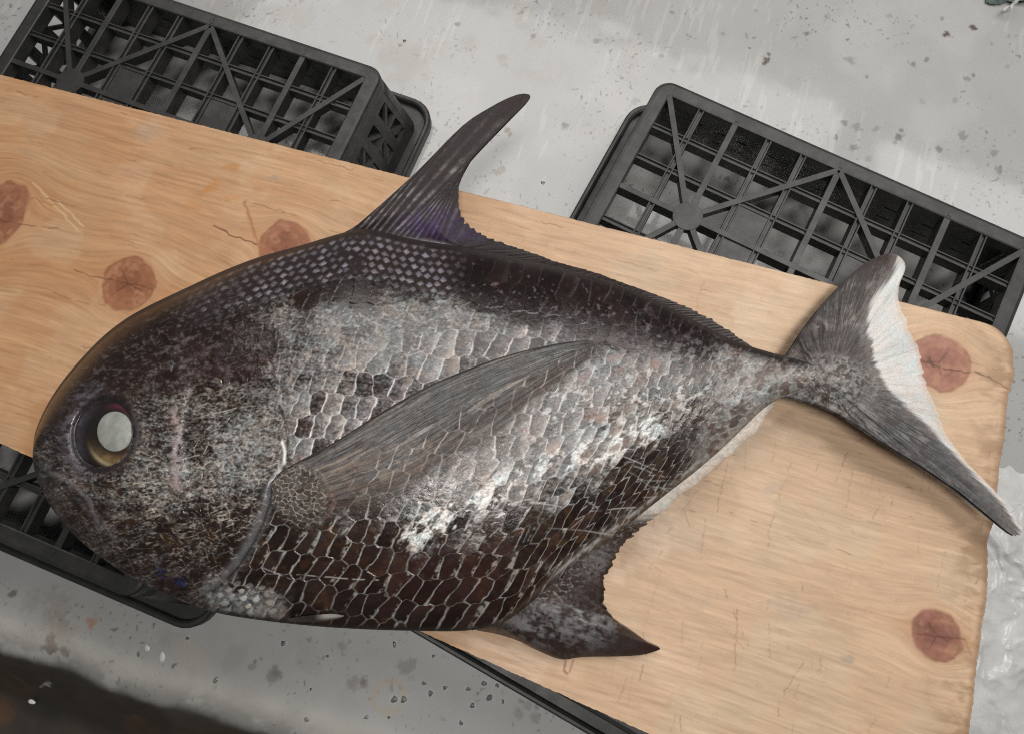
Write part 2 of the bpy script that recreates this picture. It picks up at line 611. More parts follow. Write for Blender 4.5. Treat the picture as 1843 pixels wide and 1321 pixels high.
def crate(label, cx, cy, th, nr=6, dirt=None):
    H = HC / S
    hx, hy = 5.0, nr * B / 2
    root = empty('plastic_crate', (cx * S, cy * S, 0), th)
    tag(root, label, 'crate', 'upturned black plastic crates under the board')
    X = lambda u: u - 5.0
    Y = lambda v: hy - v * B
    g = MB()
    flat = {2, 5, 8}
    mid = nr / 2
    # long bars
    for v in range(1, nr):
        y = Y(v)
        if v == mid:
            g.box(-hx, hx, y - .075, y + .075, H - .42, H - .020)
        else:
            g.box(-hx, hx, y - .085, y - .045, H - .40, H - .050)
            g.box(-hx, hx, y + .045, y + .085, H - .40, H - .053)
            g.box(-hx, hx, y - .046, y + .046, H - .38, H - .110)
    for u in range(1, 10):
        x = X(u)
        if u in flat:
            g.box(x - .085, x + .085, -hy, hy, H - .44, H - .027)
        else:
            g.box(x - .090, x - .046, -hy, hy, H - .43, H - .037)
            g.box(x + .046, x + .090, -hy, hy, H - .43, H - .040)
            g.box(x - .047, x + .047, -hy, hy, H - .41, H - .105)
    # flat braces, hubs and plates
    for hub in (2, 8):
        c = (X(hub), 0.0)
        e = 0 if hub == 2 else 10
        for k, (u, v) in enumerate(((e, 0), (5, 0), (e, nr), (5, nr))):
            g.bar((X(u), Y(v)), c, .15, H - .30, H - .0135 - .0012 * k)
        g.prism([(c[0] + .40 * math.cos(a * math.pi / 14), .40 * math.sin(a * math.pi / 14)) for a in range(28)], H - .2, H - .006, .004)
    if nr == 6:
        for u in (3, 6):
            for v in (2, 3):
                g.box(X(u) + .09, X(u + 1) - .09, Y(v + 1) + .08, Y(v) - .08, H - .18, H - .075)
    link('grid', g.mesh('crate_grid'), m_crate, root)
    # top frame
    r = MB()
    ox, oy = hx + RIM, hy + RIM
    lp = [rrect(hx - .02, hy - .02, .06, H - .36), rrect(hx - .02, hy - .02, .06, H - .02), rrect(hx + .01, hy + .01, .07, H),
          rrect(ox - .12, oy - .12, .36, H), rrect(ox - .04, oy - .04, .42, H - .02), rrect(ox, oy, .46, H - .08),
          rrect(ox + .02, oy + .02, .47, H - .42)]
    r.loft(lp)
    for u in (2, 5, 8):
        for sg in (1, -1):
            r.prism([(X(u) - .05, sg * (hy + .05)), (X(u) + .05, sg * (hy + .05)), (X(u), sg * (hy + .24))][::sg], H - .05, H + .014, .003)
    ro = link('top_frame', r.mesh('crate_rim'), m_crate, root)
    # tapered side walls with openings
    tx, ty = .32, .45
    zt, zb = H - .42, .12

    def off(z):
        k = (zt - z) / (zt - zb)
        return ox + .02 + tx * k, oy + .02 + ty * k

    def wall(side):
        w = MB()
        n = 8 if side in 'EW' else 12
        half = (oy if side in 'EW' else ox) - .46
        us = []
        for i in range(n):
            a, b = -half + 2 * half * i / n, -half + 2 * half * (i + 1) / n
            us += [(a, a + .16, 0), (a + .16, b - .16, 1), (b - .16, b, 0)]
        if side in 'NS':
            q = random.Random(5)
            us, x = [], -half
            while x < half - 1.2:
                g0 = x + q.uniform(.35, .8)
                g1 = g0 + q.uniform(.18, .42)
                us += [(x, g0, 0), (g0, g1, 1)]
                x = g1
            us.append((x, half, 0))
        zs = [(zt, zt - .30, 0), (zt - .30, zt - 1.02, 1), (zt - 1.02, zt - 1.18, 0), (zt - 1.18, zt - 1.95, 1), (zt - 1.95, zb, 0)]
        if side in 'NS':
            zs = [(zt, zt - .95, 0), (zt - .95, zt - 1.02, 1), (zt - 1.02, zt - 1.62, 0), (zt - 1.62, zt - 1.68, 1), (zt - 1.68, zb, 0)]

        def P(u, z, din=0):
            X_, Y_ = off(z)
            if side == 'E':
                return (X_ - din, u * Y_ / oy, z)
            if side == 'W':
                return (-X_ + din, -u * Y_ / oy, z)
            if side == 'N':
                return (-u * X_ / ox, Y_ - din, z)
            return (u * X_ / ox, -Y_ + din, z)

        def slab(u0, u1, z0, z1, d0=0, d1=.12):
            b0 = len(w.v)
            for d in (d0, d1):
                for u, z in ((u0, z1), (u1, z1), (u1, z0), (u0, z0)):
                    w.v.append(P(u, z, d))
            w.f += [[b0, b0 + 1, b0 + 2, b0 + 3], [b0 + 7, b0 + 6, b0 + 5, b0 + 4]]
            for i in range(4):
                j = (i + 1) % 4
                w.f.append([b0 + j, b0 + i, b0 + 4 + i, b0 + 4 + j])
        for z0, z1, hz in zs:
            if not hz:
                slab(-half, half, z0, z1)
            else:
                for u0, u1, hu in us:
                    if not hu:
                        slab(u0, u1, z0, z1, .001, .119)
        # crossed ribs
        m = n // 2
        for i in (range(0, n, m // 2) if side in 'EW' else ()):
            a = -half + 2 * half * i / n
            b = min(half, a + 2 * half * (m // 2 if m > 2 else 1) / n)
            for s0, s1 in ((a, b), (b, a)):
                b0 = len(w.v)
                za, zb_ = zt - .3, zt - 1.95
                for d in (.012 if s0 < s1 else .016, .10):
                    for u, z in ((s0 - .09, za), (s0 + .09, za), (s1 + .09, zb_), (s1 - .09, zb_)):
                        w.v.append(P(u, z, d))
                w.f += [[b0, b0 + 3, b0 + 2, b0 + 1], [b0 + 4, b0 + 5, b0 + 6, b0 + 7]]
                for i2 in range(4):
                    j2 = (i2 + 1) % 4
                    w.f.append([b0 + i2, b0 + j2, b0 + 4 + j2, b0 + 4 + i2])
        link('side_wall', w.mesh('crate_wall'), m_crate, root)
    for sd in 'ENWS':
        wall(sd)
    # rounded corner posts
    for q, (sx, sy) in enumerate(((1, 1), (-1, 1), (-1, -1), (1, -1))):
        w = MB()
        rows = []
        for k in range(7):
            z = zt + (zb - zt) * k / 6
            X_, Y_ = off(z)
            R = .46 + .10 * k / 6
            row = []
            for a in range(9):
                t = math.radians(q * 90 + 90 * a / 8)
                row.append((sx * (X_ - R) + R * math.cos(t), sy * (Y_ - R) + R * math.sin(t), z))
            rows.append(row)
        for row in rows:
            w.v += row
        for k in range(6):
            for a in range(8):
                i = k * 9 + a
                w.f.append([i, i + 9, i + 10, i + 1])
        po = link('corner_post', w.mesh('crate_corner', smooth=True), m_crate, root)
        sm = po.modifiers.new('thick', 'SOLIDIFY')
        sm.thickness = .12 * S
        sm.offset = -1
    # foot flange
    fl = MB()
    ax, ay = off(zb)
    fx, fy = ax + .46, ay + .55
    fl.loft([rrect(ax - .12, ay - .12, .5, .0), rrect(ax - .12, ay - .12, .5, .13), rrect(fx - .20, fy - .20, .72, .13), rrect(fx - .17, fy - .17, .74, .30),
             rrect(fx - .12, fy - .12, .76, .34), rrect(fx - .05, fy - .05, .80, .34), rrect(fx, fy, .84, .29), rrect(fx, fy, .84, .0)])
    link('flange', fl.mesh('crate_flange', smooth=False), m_crate, root)
    return root


crate('black crate at upper left, sloping end wall and wide foot in full view', -8.8388, 12.486, -.5117)
crate('black crate at the right, poking out beneath the tail end of the board', 7.5793, 5.4251, -.6299)


def crate_at(label, corner, th, nr, ex, ey):
    """place by its south-east (ex=+1) frame corner"""
    c, s = math.cos(th), math.sin(th)
    hx, hy = ex * (5 + RIM), -(nr * B / 2 + RIM)
    crate(label, corner[0] - (c * hx - s * hy), corner[1] - (s * hx + c * hy), th, nr)


crate_at('black crate under the fish head, at the lower left', (-9.66, -.62), math.radians(-28.5), 5, 1, -1)
_th = math.radians(-35.7)
_u = np.array([math.cos(_th), math.sin(_th)])
_n = np.array([-math.sin(_th), math.cos(_th)])
_c = _u * 2.5 + _n * (-4.17 + .02 + RIM + .45 + .55 + 5 * B / 2)
crate('black crate mostly hidden, its foot strip below the lower board edge', _c[0], _c[1], _th, 5)

# ------------------------------------------------------------------ board
T_ = 0.40 * S


def build_board():
    root = None
    top = [(0, 135), (1640, 548)]
    a, b = U([0, 1822], [135, 594], ZB)[:, :2]
    da = (b - a) / np.linalg.norm(b - a)
    q = U([20, 752, 1171], [806, 1133, 1321], ZB)[:, :2]
    db = (q[2] - q[0]) / np.linalg.norm(q[2] - q[0])
    e = U([1826, 1811, 1790, 1747], [655, 760, 939, 1321], ZB)[:, :2]
    de = (e[3] - e[0]) / np.linalg.norm(e[3] - e[0])

    def isect(p, d, r, s_):
        A = np.array([[d[0], -s_[0]], [d[1], -s_[1]]])
        t = np.linalg.solve(A, r - p)
        return p + d * t[0]
    TR = isect(a, da, e[0], de)
    BR = isect(q[0], db, e[3], de)
    TL = a - da * .16
    BLc = q[0] - db * .16
    nu, nv = 1000, 470
    u = np.linspace(0, 1, nu)
    v = np.linspace(0, 1, nv)
    Vv, Uu = np.meshgrid(v, u, indexing='ij')
    # right limit: rounded corner + worn edge
    L = np.linalg.norm(TR - TL)
    W = np.linalg.norm(BR - TR)
    w = v * W
    r = .027
    cut = np.where(w < r, (r - np.sqrt(np.maximum(0, r * r - (r - w) ** 2))) * .95, 0)
    cut = cut + np.where((w > .030) & (w < .05), .0, .0012) + .0030 * (fbm(w * 38, w * 0, 2, 5) - .5) + .0012 * (fbm(w * 420, w * 0 + 4, 3, 6) - .5)
    cut += .002 * np.exp(-((w - .165) / .012) ** 2)
    Uu = Uu * (1 - cut / L)[:, None]
    P = ((1 - Uu) * (1 - Vv))[..., None] * TL + (Uu * (1 - Vv))[..., None] * TR + ((1 - Uu) * Vv)[..., None] * BLc + (Uu * Vv)[..., None] * BR
    # ragged saw edge
    ed = .0006 * (fbm(u * 400, u * 0, 3, 9) - .5)
    dirv = (BLc - TL) / np.linalg.norm(BLc - TL)
    P[0] += dirv * ed[:, None] * 2
    P[-1] += dirv * (.0007 * (fbm(u * 300, u * 0 + 8, 3, 19) - .5))[:, None] * 2
    X, Y = P[..., 0], P[..., 1]
    px, py = PX(X, Y, ZB)
    # grain co-ordinates: s along, t across; lines flow round the knots
    gd = U([100, 1500], [250, 610], ZB)[:, :2]
    gd = (gd[1] - gd[0]) / np.linalg.norm(gd[1] - gd[0])
    gn = np.array([-gd[1], gd[0]])
    sl = X * gd[0] + Y * gd[1]
    tl = X * gn[0] + Y * gn[1]
    tl0 = tl.copy()
    t2 = tl + .006 * (fbm(sl * 5, tl * 12, 3, 3) - .5)
    knots = [(2, 385, 44, 1.35), (510, 442, 43, 1), (231, 512, 47, 1), (1690, 652, 45, 1.05), (1686, 1142, 36, 1.0)]
    col = np.broadcast_to(rgb(.49, .288, .158), X.shape + (3,)).copy()
    pxm = .00047
    info = []
    for i, (kx, ky, kr, asp) in enumerate(knots):
        w0 = U(kx, ky, ZB)
        ds, dt = sl - (w0[0] * gd[0] + w0[1] * gd[1]), tl0 - (w0[0] * gn[0] + w0[1] * gn[1])
        R = kr * pxm * 1.05
        d = np.hypot(ds, dt / asp)
        dd = np.maximum(d, R * .8)
        t2 = t2 - dt * np.minimum(1.0, (R / dd) ** 2) * .85
        info.append((ds, dt, d, R))
    n1 = fbm(sl * 4, t2 * 45, 4, 11)
    n2 = fbm(sl * 2.2 + 9, t2 * 110, 3, 12)
    n3 = fbm(sl * 12, t2 * 420, 3, 13)
    col = mixc(col, rgb(.60, .40, .235), sst(.45, .75, n1) * .38)
    col = mixc(col, rgb(.44, .225, .105), sst(.5, .75, n2) * .30)
    col = mixc(col, rgb(.31, .15, .07), sst(.58, .85, n3) * .35)
    # left end redder, right end paler
    col = mixc(col, col * rgb(.98, .90, .80), sst(700, 0, px) * .8)
    col = mixc(col, rgb(.53, .395, .275), sst(400, 1400, px) * .62)
    blot = sst(.55, .75, fbm(X * 18, Y * 18, 4, 15))
    col = mixc(col, rgb(.42, .285, .185), blot * .22)
    gb_ = fbm(X * 26 + 20, Y * 26, 4, 16)
    col = mixc(col, rgb(.50, .40, .29), sst(.5, .68, gb_) * .35 * sst(900, 1200, px))
    blot = sst(.5, .7, fbm(X * 30 + 7, Y * 30, 4, 17))
    col = mixc(col, rgb(.63, .45, .30), blot * .25)
    fine = fbm(sl * 48, t2 * 680, 3, 18)
    fine2 = fbm(sl * 12, t2 * 340, 3, 20)
    col *= (1 + .34 * (fine - .5) + .12 * (fine2 - .5))[..., None]
    for i, (ds, dt, d, R) in enumerate(info):
        wob = .34 * (fbm(ds * 70, dt * 70, 4, 30 + i) - .5)
        k = d / R + wob
        mk = sst(1.08, .90, k)
        kc = [rgb(.30, .125, .070), rgb(.33, .135, .075), rgb(.33, .135, .070), rgb(.34, .155, .110), rgb(.27, .115, .085)][i]
        ang = np.arctan2(dt, ds)
        ring = .5 + .5 * np.sin(k * 24 + 3 * wob)
        kcol = kc * (0.90 + .10 * ring * .6 + .5 * (fbm(ds * 260, dt * 260, 3, 50 + i) - .5))[..., None]
        # star checks
        star = np.zeros_like(d)
        for a0 in (.4 + i, 2.0 + i, 3.5 + i * 1.3):
            dv = np.abs(ds * math.sin(a0) - dt * math.cos(a0) + .0012 * (fbm(ds * 300, dt * 300, 2, 60) - .5))
            al = ds * math.cos(a0) + dt * math.sin(a0)
            star = np.maximum(star, np.exp(-(dv / .0005) ** 2) * (al > 0) * sst(R * .9, R * .3, al))
        kcol = mixc(kcol, kcol * rgb(.62, .55, .60), sst(.75, .2, k + .5 * (fbm(ds * 120, dt * 120, 3, 57 + i) - .5)) * .7)
        kcol = mixc(kcol, rgb(.42, .22, .13), sst(.55, .75, fbm(ds * 160, dt * 160, 3, 67 + i)) * .5)
        if i in (2, 3, 4):
            kcol = mixc(kcol, rgb(.09, .03, .02), star * .8)
        halo = np.exp(-((k - 1.12) / .22) ** 2)
        col = mixc(col, rgb(.46, .24, .12), halo * .18)
        tail = np.exp(-(dt / (R * .42)) ** 2) * np.exp(-np.abs(ds) / (R * 1.1)) * (1 - mk)
        col = mixc(col, rgb(.40, .17, .075), tail * [.5, .35, .3, .3, .9][i])
        col = mixc(col, kcol, mk * .95)
        rim = np.exp(-((k - .98) / .045) ** 2) * sst(.3, .5, fbm(ang * 2, k, 2, 70 + i))
        col = mixc(col, rgb(.20, .075, .035), rim * .5)

    def line(pts, wpx, c, k, brk=.0, seed=1):
        nonlocal col
        x0, x1 = min(p[0] for p in pts) - 12, max(p[0] for p in pts) + 12
        y0, y1 = min(p[1] for p in pts) - 12, max(p[1] for p in pts) + 12
        bx = (px > x0) & (px < x1) & (py > y0) & (py < y1)
        if not bx.any():
            return
        jx = px[bx] + 4 * (vnoise(px[bx] / 9, py[bx] / 9, seed) - .5)
        jy = py[bx] + 4 * (vnoise(px[bx] / 9, py[bx] / 9, seed + 5) - .5)
        d = pdist(jx, jy, pts)
        m = np.exp(-(d / wpx) ** 2) * k
        if brk:
            m = m * sst(brk - .15, brk + .15, vnoise(px[bx] / 14, py[bx] / 14, seed + 9))
        col[bx] = mixc(col[bx], c, m)
    dk = rgb(.08, .035, .02)
    # cracks running out of the knots
    line([(385, 408), (420, 425), (462, 440)], 1.3, dk, .95)
    line([(440, 365), (450, 395), (466, 445), (470, 465)], 2.6, rgb(.33, .14, .05), .8)
    line([(135, 487), (160, 497), (188, 502)], 1.1, dk, .7)
    line([(188, 502), (240, 512), (275, 520)], 1.0, dk, .6, .35)
    line([(0, 397), (60, 408), (120, 412)], 1.2, dk, .6, .3)
    line([(1650, 645), (1675, 655), (1720, 668), (1765, 672), (1800, 690), (1815, 700)], 1.3, dk, .9, .25)
    line([(1672, 645), (1680, 660)], 3, dk, .8, .3)
    line([(1650, 1140), (1690, 1145), (1735, 1150)], 1.6, rgb(.12, .04, .03), .7, .3)
    line([(1735, 1150), (1750, 1180)], 2, rgb(.25, .12, .06), .5)
    # orange smears, grey marks
    for (sx, sy, sr, k) in ((420, 302, 13, .6), (385, 335, 16, .6), (360, 350, 14, .35), (418, 357, 12, .4), (350, 372, 18, .25)):
        d = np.hypot((px - sx) * .9 + (py - sy) * .5, (py - sy) * 1.3 - (px - sx) * .2) / sr + 1.6 * (fbm(px / 12, py / 12, 3, 77) - .5)
        col = mixc(col, rgb(.46, .20, .06), sst(1.1, .4, d) * k)
    for (sx, sy, sr, k) in ((495, 320, 15, .5), (265, 235, 30, .3), (1525, 1185, 16, .5), (1390, 880, 22, .25), (1265, 1080, 40, .2), (1420, 1090, 50, .18), (1250, 980, 40, .15)):
        d = np.hypot(px - sx, (py - sy) * 1.7) / sr + 1.4 * (fbm(px / 14, py / 14, 3, 78) - .5)
        col = mixc(col, rgb(.27, .24, .21), sst(1.1, .3, d) * k)
    # two pale scratches by the left knot
    line([(60, 330), (100, 372), (140, 415)], 1.8, rgb(.66, .46, .26), .7)
    line([(105, 362), (150, 408)], 1.5, rgb(.68, .48, .28), .8)
    # knife cuts across the grain, right half
    rs = random.Random(7)
    for i in range(120):
        x = rs.uniform(1080, 1800)
        y = rs.uniform(730, 1300)
        ln = rs.choice([14, 20, 30, 45, 70, 110])
        an = math.radians(rs.gauss(101, 9)) if rs.random() < .75 else math.radians(rs.uniform(30, 160))
        line([(x, y), (x + ln * math.cos(an), y + ln * math.sin(an))], rs.choice([.8, .8, .9, 1.2]), rgb(.21, .11, .06), rs.uniform(.15, .6), rs.choice([0, .3, .45]), i)
    for i in range(60):
        x = rs.uniform(860, 1640)
        y = 380 + (x - 860) * .25 + rs.uniform(10, 110)
        ln = rs.choice([8, 14, 24, 60])
        an = math.radians(rs.choice([rs.gauss(105, 12), rs.gauss(14, 2), rs.gauss(14, 2)]))
        line([(x, y), (x + ln * math.cos(an), y + ln * math.sin(an))], .9, rgb(.26, .14, .07), rs.uniform(.2, .5), .3, i + 200)
    # hairline cracks along the grain
    for i in range(170):
        x = rs.uniform(-20, 1780)
        y0 = 135 + .2515 * x
        y = y0 + rs.uniform(6, 500)
        if x > 700 and y < 780 and rs.random() < .4:
            continue
        ln = rs.choice([18, 30, 45, 80])
        an = math.atan2(.2515 + (y - y0) / 700 * .18, 1)
        line([(x, y), (x + ln * math.cos(an), y + ln * math.sin(an))], .85, rgb(.19, .085, .04), rs.uniform(.25, .75), .4, i + 400)
    # worn, dirty right end
    wd = sst(.045, 0, (1 - np.linspace(0, 1, nu))[None, :] * L + .02 * (fbm(X * 40, Y * 40, 3, 88) - .5))
    col = mixc(col, rgb(.25, .15, .085), wd * .65 * sst(.38, .66, .5 * fbm(sl * 140, tl * 260, 4, 89) + .5 * fbm(sl * 30, tl * 60, 3, 90)))
    fr = sst(.006, 0, (1 - np.linspace(0, 1, nu))[None, :] * L)
    col = mixc(col, rgb(.23, .13, .07), fr * .7)
    # water rings and small pits
    for i in range(46):
        cx_, cy_ = rs.uniform(1150, 1760), rs.uniform(760, 1310)
        rr_ = rs.uniform(3, 6)
        bx = (np.abs(px - cx_) < 14) & (np.abs(py - cy_) < 14)
        d = np.hypot(px[bx] - cx_, py[bx] - cy_)
        col[bx] = mixc(col[bx], rgb(.30, .16, .085), np.exp(-((d - rr_) / 1.2) ** 2) * .2)
    belly_dk = np.exp(-(pdist(px, py, [(1120, 1000), (1220, 905), (1330, 800), (1400, 730)]) / 34) ** 2) * sst(.3, .6, fbm(px / 30, py / 30, 3, 95))  # patchy darker strip along the belly edge
    col = col * (1 - .22 * belly_dk)[..., None]
    sp_ = sst(.80, .86, vnoise(px / 5.5, py / 5.5, 97)) * sst(.5, .62, fbm(px / 70, py / 70, 3, 98))
    col = mixc(col, rgb(.24, .13, .07), sp_ * .08)
    # blood mark under the anal fin
    line([(1018, 1190), (1016, 1206), (1022, 1212)], 2.2, rgb(.16, .045, .025), .8)
    line([(1030, 1188), (1026, 1208)], 1.8, rgb(.20, .06, .03), .7)
    Z = np.full(X.shape, ZB) + .0007 * (fbm(sl * 30, t2 * 200, 3, 91) - .5)
    rough = .52 + .25 * (n1 - .5) - .12 * blot
    # sides and underside: extra rings on a closed strip
    co = np.stack([X, Y, Z], -1)
    nV = nu * nv
    top_idx = np.arange(nV).reshape(nv, nu)
    ring = np.concatenate([top_idx[0, :], top_idx[1:, -1], top_idx[-1, -2::-1], top_idx[-2:0, 0]])
    rim = co.reshape(-1, 3)[ring].copy()
    rim[:, 2] = ZB - .0012
    low = rim.copy()
    low[:, 2] = ZB - T_ + .001
    n = len(ring)
    allco = np.concatenate([co.reshape(-1, 3), rim, low])
    i = np.arange(n)
    j = (i + 1) % n
    f1 = np.stack([ring[i], nV + i, nV + j, ring[j]], 1)
    f2 = np.stack([nV + i, nV + n + i, nV + n + j, nV + j], 1)
    fb = grid_faces(nv, nu, flip=True)
    und = np.stack([nV + n + np.array([0, nu - 1, nu - 1 + nv - 1, nu - 1 + nv - 1 + nu - 1])], 0)
    faces = np.concatenate([fb, f1, f2, und[:, ::-1]])
    me = mesh_np('board', allco, faces)
    c4 = np.concatenate([np.clip(col, .01, .8), np.clip(rough, .3, .8)[..., None]], -1).reshape(-1, 4)
    ec = c4[ring].copy()
    ec[:, :3] *= rgb(.7, .62, .55)
    add_col(me, 'Col', np.concatenate([c4, ec, ec]))
    gv = np.stack([sl * 1.0, t2, tl0 * 0], -1).reshape(-1, 3)
    gv = np.concatenate([gv, gv[ring], gv[ring] + rgb(0, .004, 0)])
    at = me.attributes.new('Grain', 'FLOAT_VECTOR', 'POINT')
    at.data.foreach_set('vector', np.ascontiguousarray(gv, np.float32).ravel())
    p = NT('pale softwood')
    a_ = p.attr('Col')
    g_ = p.attr('Grain')
    mp = p.n('ShaderNodeMapping')
    mp.inputs['Scale'].default_value = (28, 1200, 1)
    p.l(g_.outputs['Vector'], mp.inputs[0])
    nz = p.noise(mp.outputs[0], 1.0, 4, .65)
    mp2 = p.n('ShaderNodeMapping')
    mp2.inputs['Scale'].default_value = (12, 760, 1)
    p.l(g_.outputs['Vector'], mp2.inputs[0])
    nz2 = p.noise(mp2.outputs[0], 1.0, 3, .6)
    c1 = p.mix(p.rng(nz, .55, .78, 0, .26), a_.outputs['Color'], (.17, .075, .035))
    c2 = p.mix(p.rng(nz2, .60, .75, 0, .14), c1, (.62, .46, .30))
    p.l(c2, p.b.inputs['Base Color'])
    p.l(a_.outputs['Alpha'], p.b.inputs['Roughness'])
    p.b.inputs['Specular IOR Level'].default_value = .35
    p.bump(nz, .22, .0006)
    o = link('wooden_board', me, p.m)
    tag(o, 'pale knotty wooden board lying across the crates under the fish', 'board')


build_board()

# ------------------------------------------------------------------ fish
DOR = [(60, 800), (62, 782), (68, 764), (76, 745), (88, 722), (102, 700), (120, 675), (150, 641), (185, 605), (225, 574), (270, 549), (330, 521), (400, 488), (470, 461), (540, 443),
       (600, 424), (650, 411), (690, 418), (735, 430), (798, 440), (866, 449), (951, 469), (1058, 494), (1140, 522), (1194, 547), (1248, 575), (1297, 602), (1343, 622), (1411, 641), (1449, 650), (1500, 656)]
VEN = [(58, 815), (60, 838), (66, 860), (78, 890), (100, 925), (120, 950), (150, 978), (180, 1002), (230, 1036), (290, 1066), (350, 1091), (400, 1105), (450, 1113), (520, 1122), (600, 1129), (680, 1133), (760, 1135), (830, 1136),
       (890, 1128), (930, 1106), (980, 1063), (1030, 1018), (1080, 981), (1140, 936), (1200, 888), (1250, 850), (1300, 807), (1340, 768), (1370, 738), (1392, 722), (1430, 706), (1470, 694), (1500, 688)]


def curve_at(poly, xs):
    p = smooth_poly(poly, 1200, 2)
    return np.interp(xs, p[:, 0], p[:, 1])


KS = np.array([0, .025, .05, .1, .2, .3, .4, .5, .6, .7, .8, .9, 1])
KD = np.array([60, 66, 85, 130, 270, 430, 600, 760, 920, 1080, 1220, 1350, 1490])
KV = np.array([58.5, 60, 67, 97, 190, 310, 440, 600, 760, 930, 1100, 1300, 1490])


def pch(s, k, v):
    """smooth monotone-ish interpolation"""
    y = np.interp(np.linspace(0, 1, 2001), k, v)
    w = np.hanning(121)
    w /= w.sum()
    yy = np.convolve(np.pad(y, 60, mode='reflect', reflect_type='odd'), w, 'valid')
    return np.interp(s, np.linspace(0, 1, 2001), yy)


zu = lambda h: ZB + h * S                     # height above the board, in cell units

# grey slime plus painted sheen (film), how pale the scale margins are (edge): photo x, y, film, edge, purple
CP = [(100, 730, .04, 0, .1), (150, 660, .05, 0, .15), (200, 620, .06, 0, .15), (260, 580, .08, 0, .1), (330, 600, .14, 0, .2), (300, 680, .16, .05, .2), (400, 560, .1, 0, .1), (390, 650, .12, 0, .9), (440, 650, .10, 0, .7),
      (470, 600, .18, .05, .1), (240, 650, .08, .0, .2), (200, 690, .10, 0, .1), (120, 830, .28, .1, .1), (90, 870, .25, .1, .1), (150, 920, .16, .1, .1), (200, 880, .3, .3, 0), (280, 845, .5, .5, 0), (340, 780, .42, .3, .3), (290, 760, .38, .2, .1),
      (300, 900, .42, .6, 0), (360, 860, .5, .5, .1), (420, 715, .26, .35, 0), (370, 720, .35, .3, 0), (460, 780, .72, .3, 0), (440, 840, .6, .4, 0), (380, 930, .14, .5, 0), (330, 960, .05, .4, 0), (250, 960, .18, .3, 0), (180, 980, .25, .2, 0),
      (250, 1025, .22, .2, .5), (330, 1020, .08, .3, 0), (400, 980, .06, .4, 0), (310, 1050, .2, .1, .2),
      (350, 540, .08, 0, 0), (450, 490, .08, 0, 0), (560, 470, .08, 0, .1), (700, 480, .08, 0, .1), (800, 490, .06, 0, 0), (650, 520, .12, 0, 0), (560, 530, .12, 0, 0), (900, 500, .03, .03, .1), (1000, 530, .05, .06, .2), (1100, 560, .08, .08, .3), (1150, 600, .20, .15, .9),
      (1060, 600, .10, .1, .5), (1200, 590, .10, .1, .4), (1280, 620, .12, .1, .1), (1340, 630, .04, 0, 0), (1400, 645, .05, .1, 0), (950, 570, .10, .06, .1), (880, 530, .05, .03, .1),
      (520, 590, .60, .05, 0), (600, 585, .66, .05, 0), (700, 580, .66, .05, 0), (800, 575, .62, .1, 0), (870, 575, .5, .2, 0), (520, 650, .50, .15, .1), (600, 640, .66, .2, 0), (700, 640, .68, .25, .1), (800, 630, .64, .45, .1), (920, 620, .55, .55, .1),
      (540, 720, .58, .4, 0), (620, 720, .58, .6, .3), (700, 690, .52, .75, .5), (820, 650, .52, .6, .4), (570, 780, .45, .8, .3), (650, 760, .46, .8, .5), (1020, 620, .4, .4, .1),
      (1100, 680, .58, .45, .2), (1200, 660, .58, .5, .2), (1300, 660, .62, .6, .1), (1380, 672, .68, .6, 0), (1460, 680, .60, .5, 0), (1000, 750, .50, .6, .3), (1100, 740, .62, .5, .1), (1200, 720, .60, .5, .1), (1300, 705, .50, .5, .1),
      (900, 800, .52, .7, .4), (960, 830, .62, .6, .1), (1050, 790, .80, .5, 0), (1120, 775, .68, .5, 0), (1050, 840, .74, .4, 0), (850, 890, .55, .6, .2), (920, 860, .80, .5, 0), (980, 850, .82, .5, 0), (780, 860, .45, .6, .3), (1180, 750, .5, .5, 0),
      (1250, 760, .14, .4, 0), (1200, 820, .06, .5, 0), (1300, 760, .18, .5, 0), (1150, 870, .06, .5, 0), (1050, 910, .08, .5, 0), (1000, 970, .08, .5, 0), (1340, 735, .30, .5, 0), (1120, 840, .18, .7, 0), (1180, 890, .2, .8, 0),
      (700, 930, .26, .6, .2), (760, 950, .45, .5, 0), (850, 950, .26, .5, .1), (920, 940, .12, .5, .1), (650, 980, .08, .65, 0), (560, 1000, .05, .65, 0), (500, 960, .06, .7, 0), (500, 1030, .05, .7, 0), (600, 1050, .03, .65, 0), (700, 1060, .04, .6, .1), (800, 1030, .10, .5, .1),
      (880, 1020, .10, .5, .1), (950, 1050, .14, .6, 0), (850, 1090, .06, .5, 0), (700, 1105, .05, .6, 0), (600, 1110, .02, .3, 0), (430, 1075, .95, .3, 0), (475, 1085, .8, .4, 0), (395, 1085, .7, .3, 0), (350, 1070, .3, .2, .1), (540, 1085, .08, .5, 0), (440, 1035, .1, .6, 0),
      (540, 900, .2, .5, 0), (500, 900, .2, .5, 0), (570, 940, .15, .7, 0), (620, 920, .3, .6, .2), (1010, 1040, .3, .5, 0), (1080, 980, .3, .5, 0)]
CPA = np.array(CP, float)


def fields(px, py):
    """smooth interpolation of the hand-read skin values"""
    acc = np.zeros(px.shape + (3,))
    ws = np.zeros(px.shape)
    wx = px + 40 * (fbm(px / 60, py / 60, 3, 201) - .5)
    wy = py + 40 * (fbm(px / 60, py / 60, 3, 205) - .5)
    for x, y, a, b, c in CP:
        w = 1.0 / (((wx - x) ** 2 + ((wy - y) * 1.25) ** 2) / 900 + .15) ** 2
        acc += w[..., None] * np.array([a, b, c])
        ws += w
    return acc / ws[..., None]


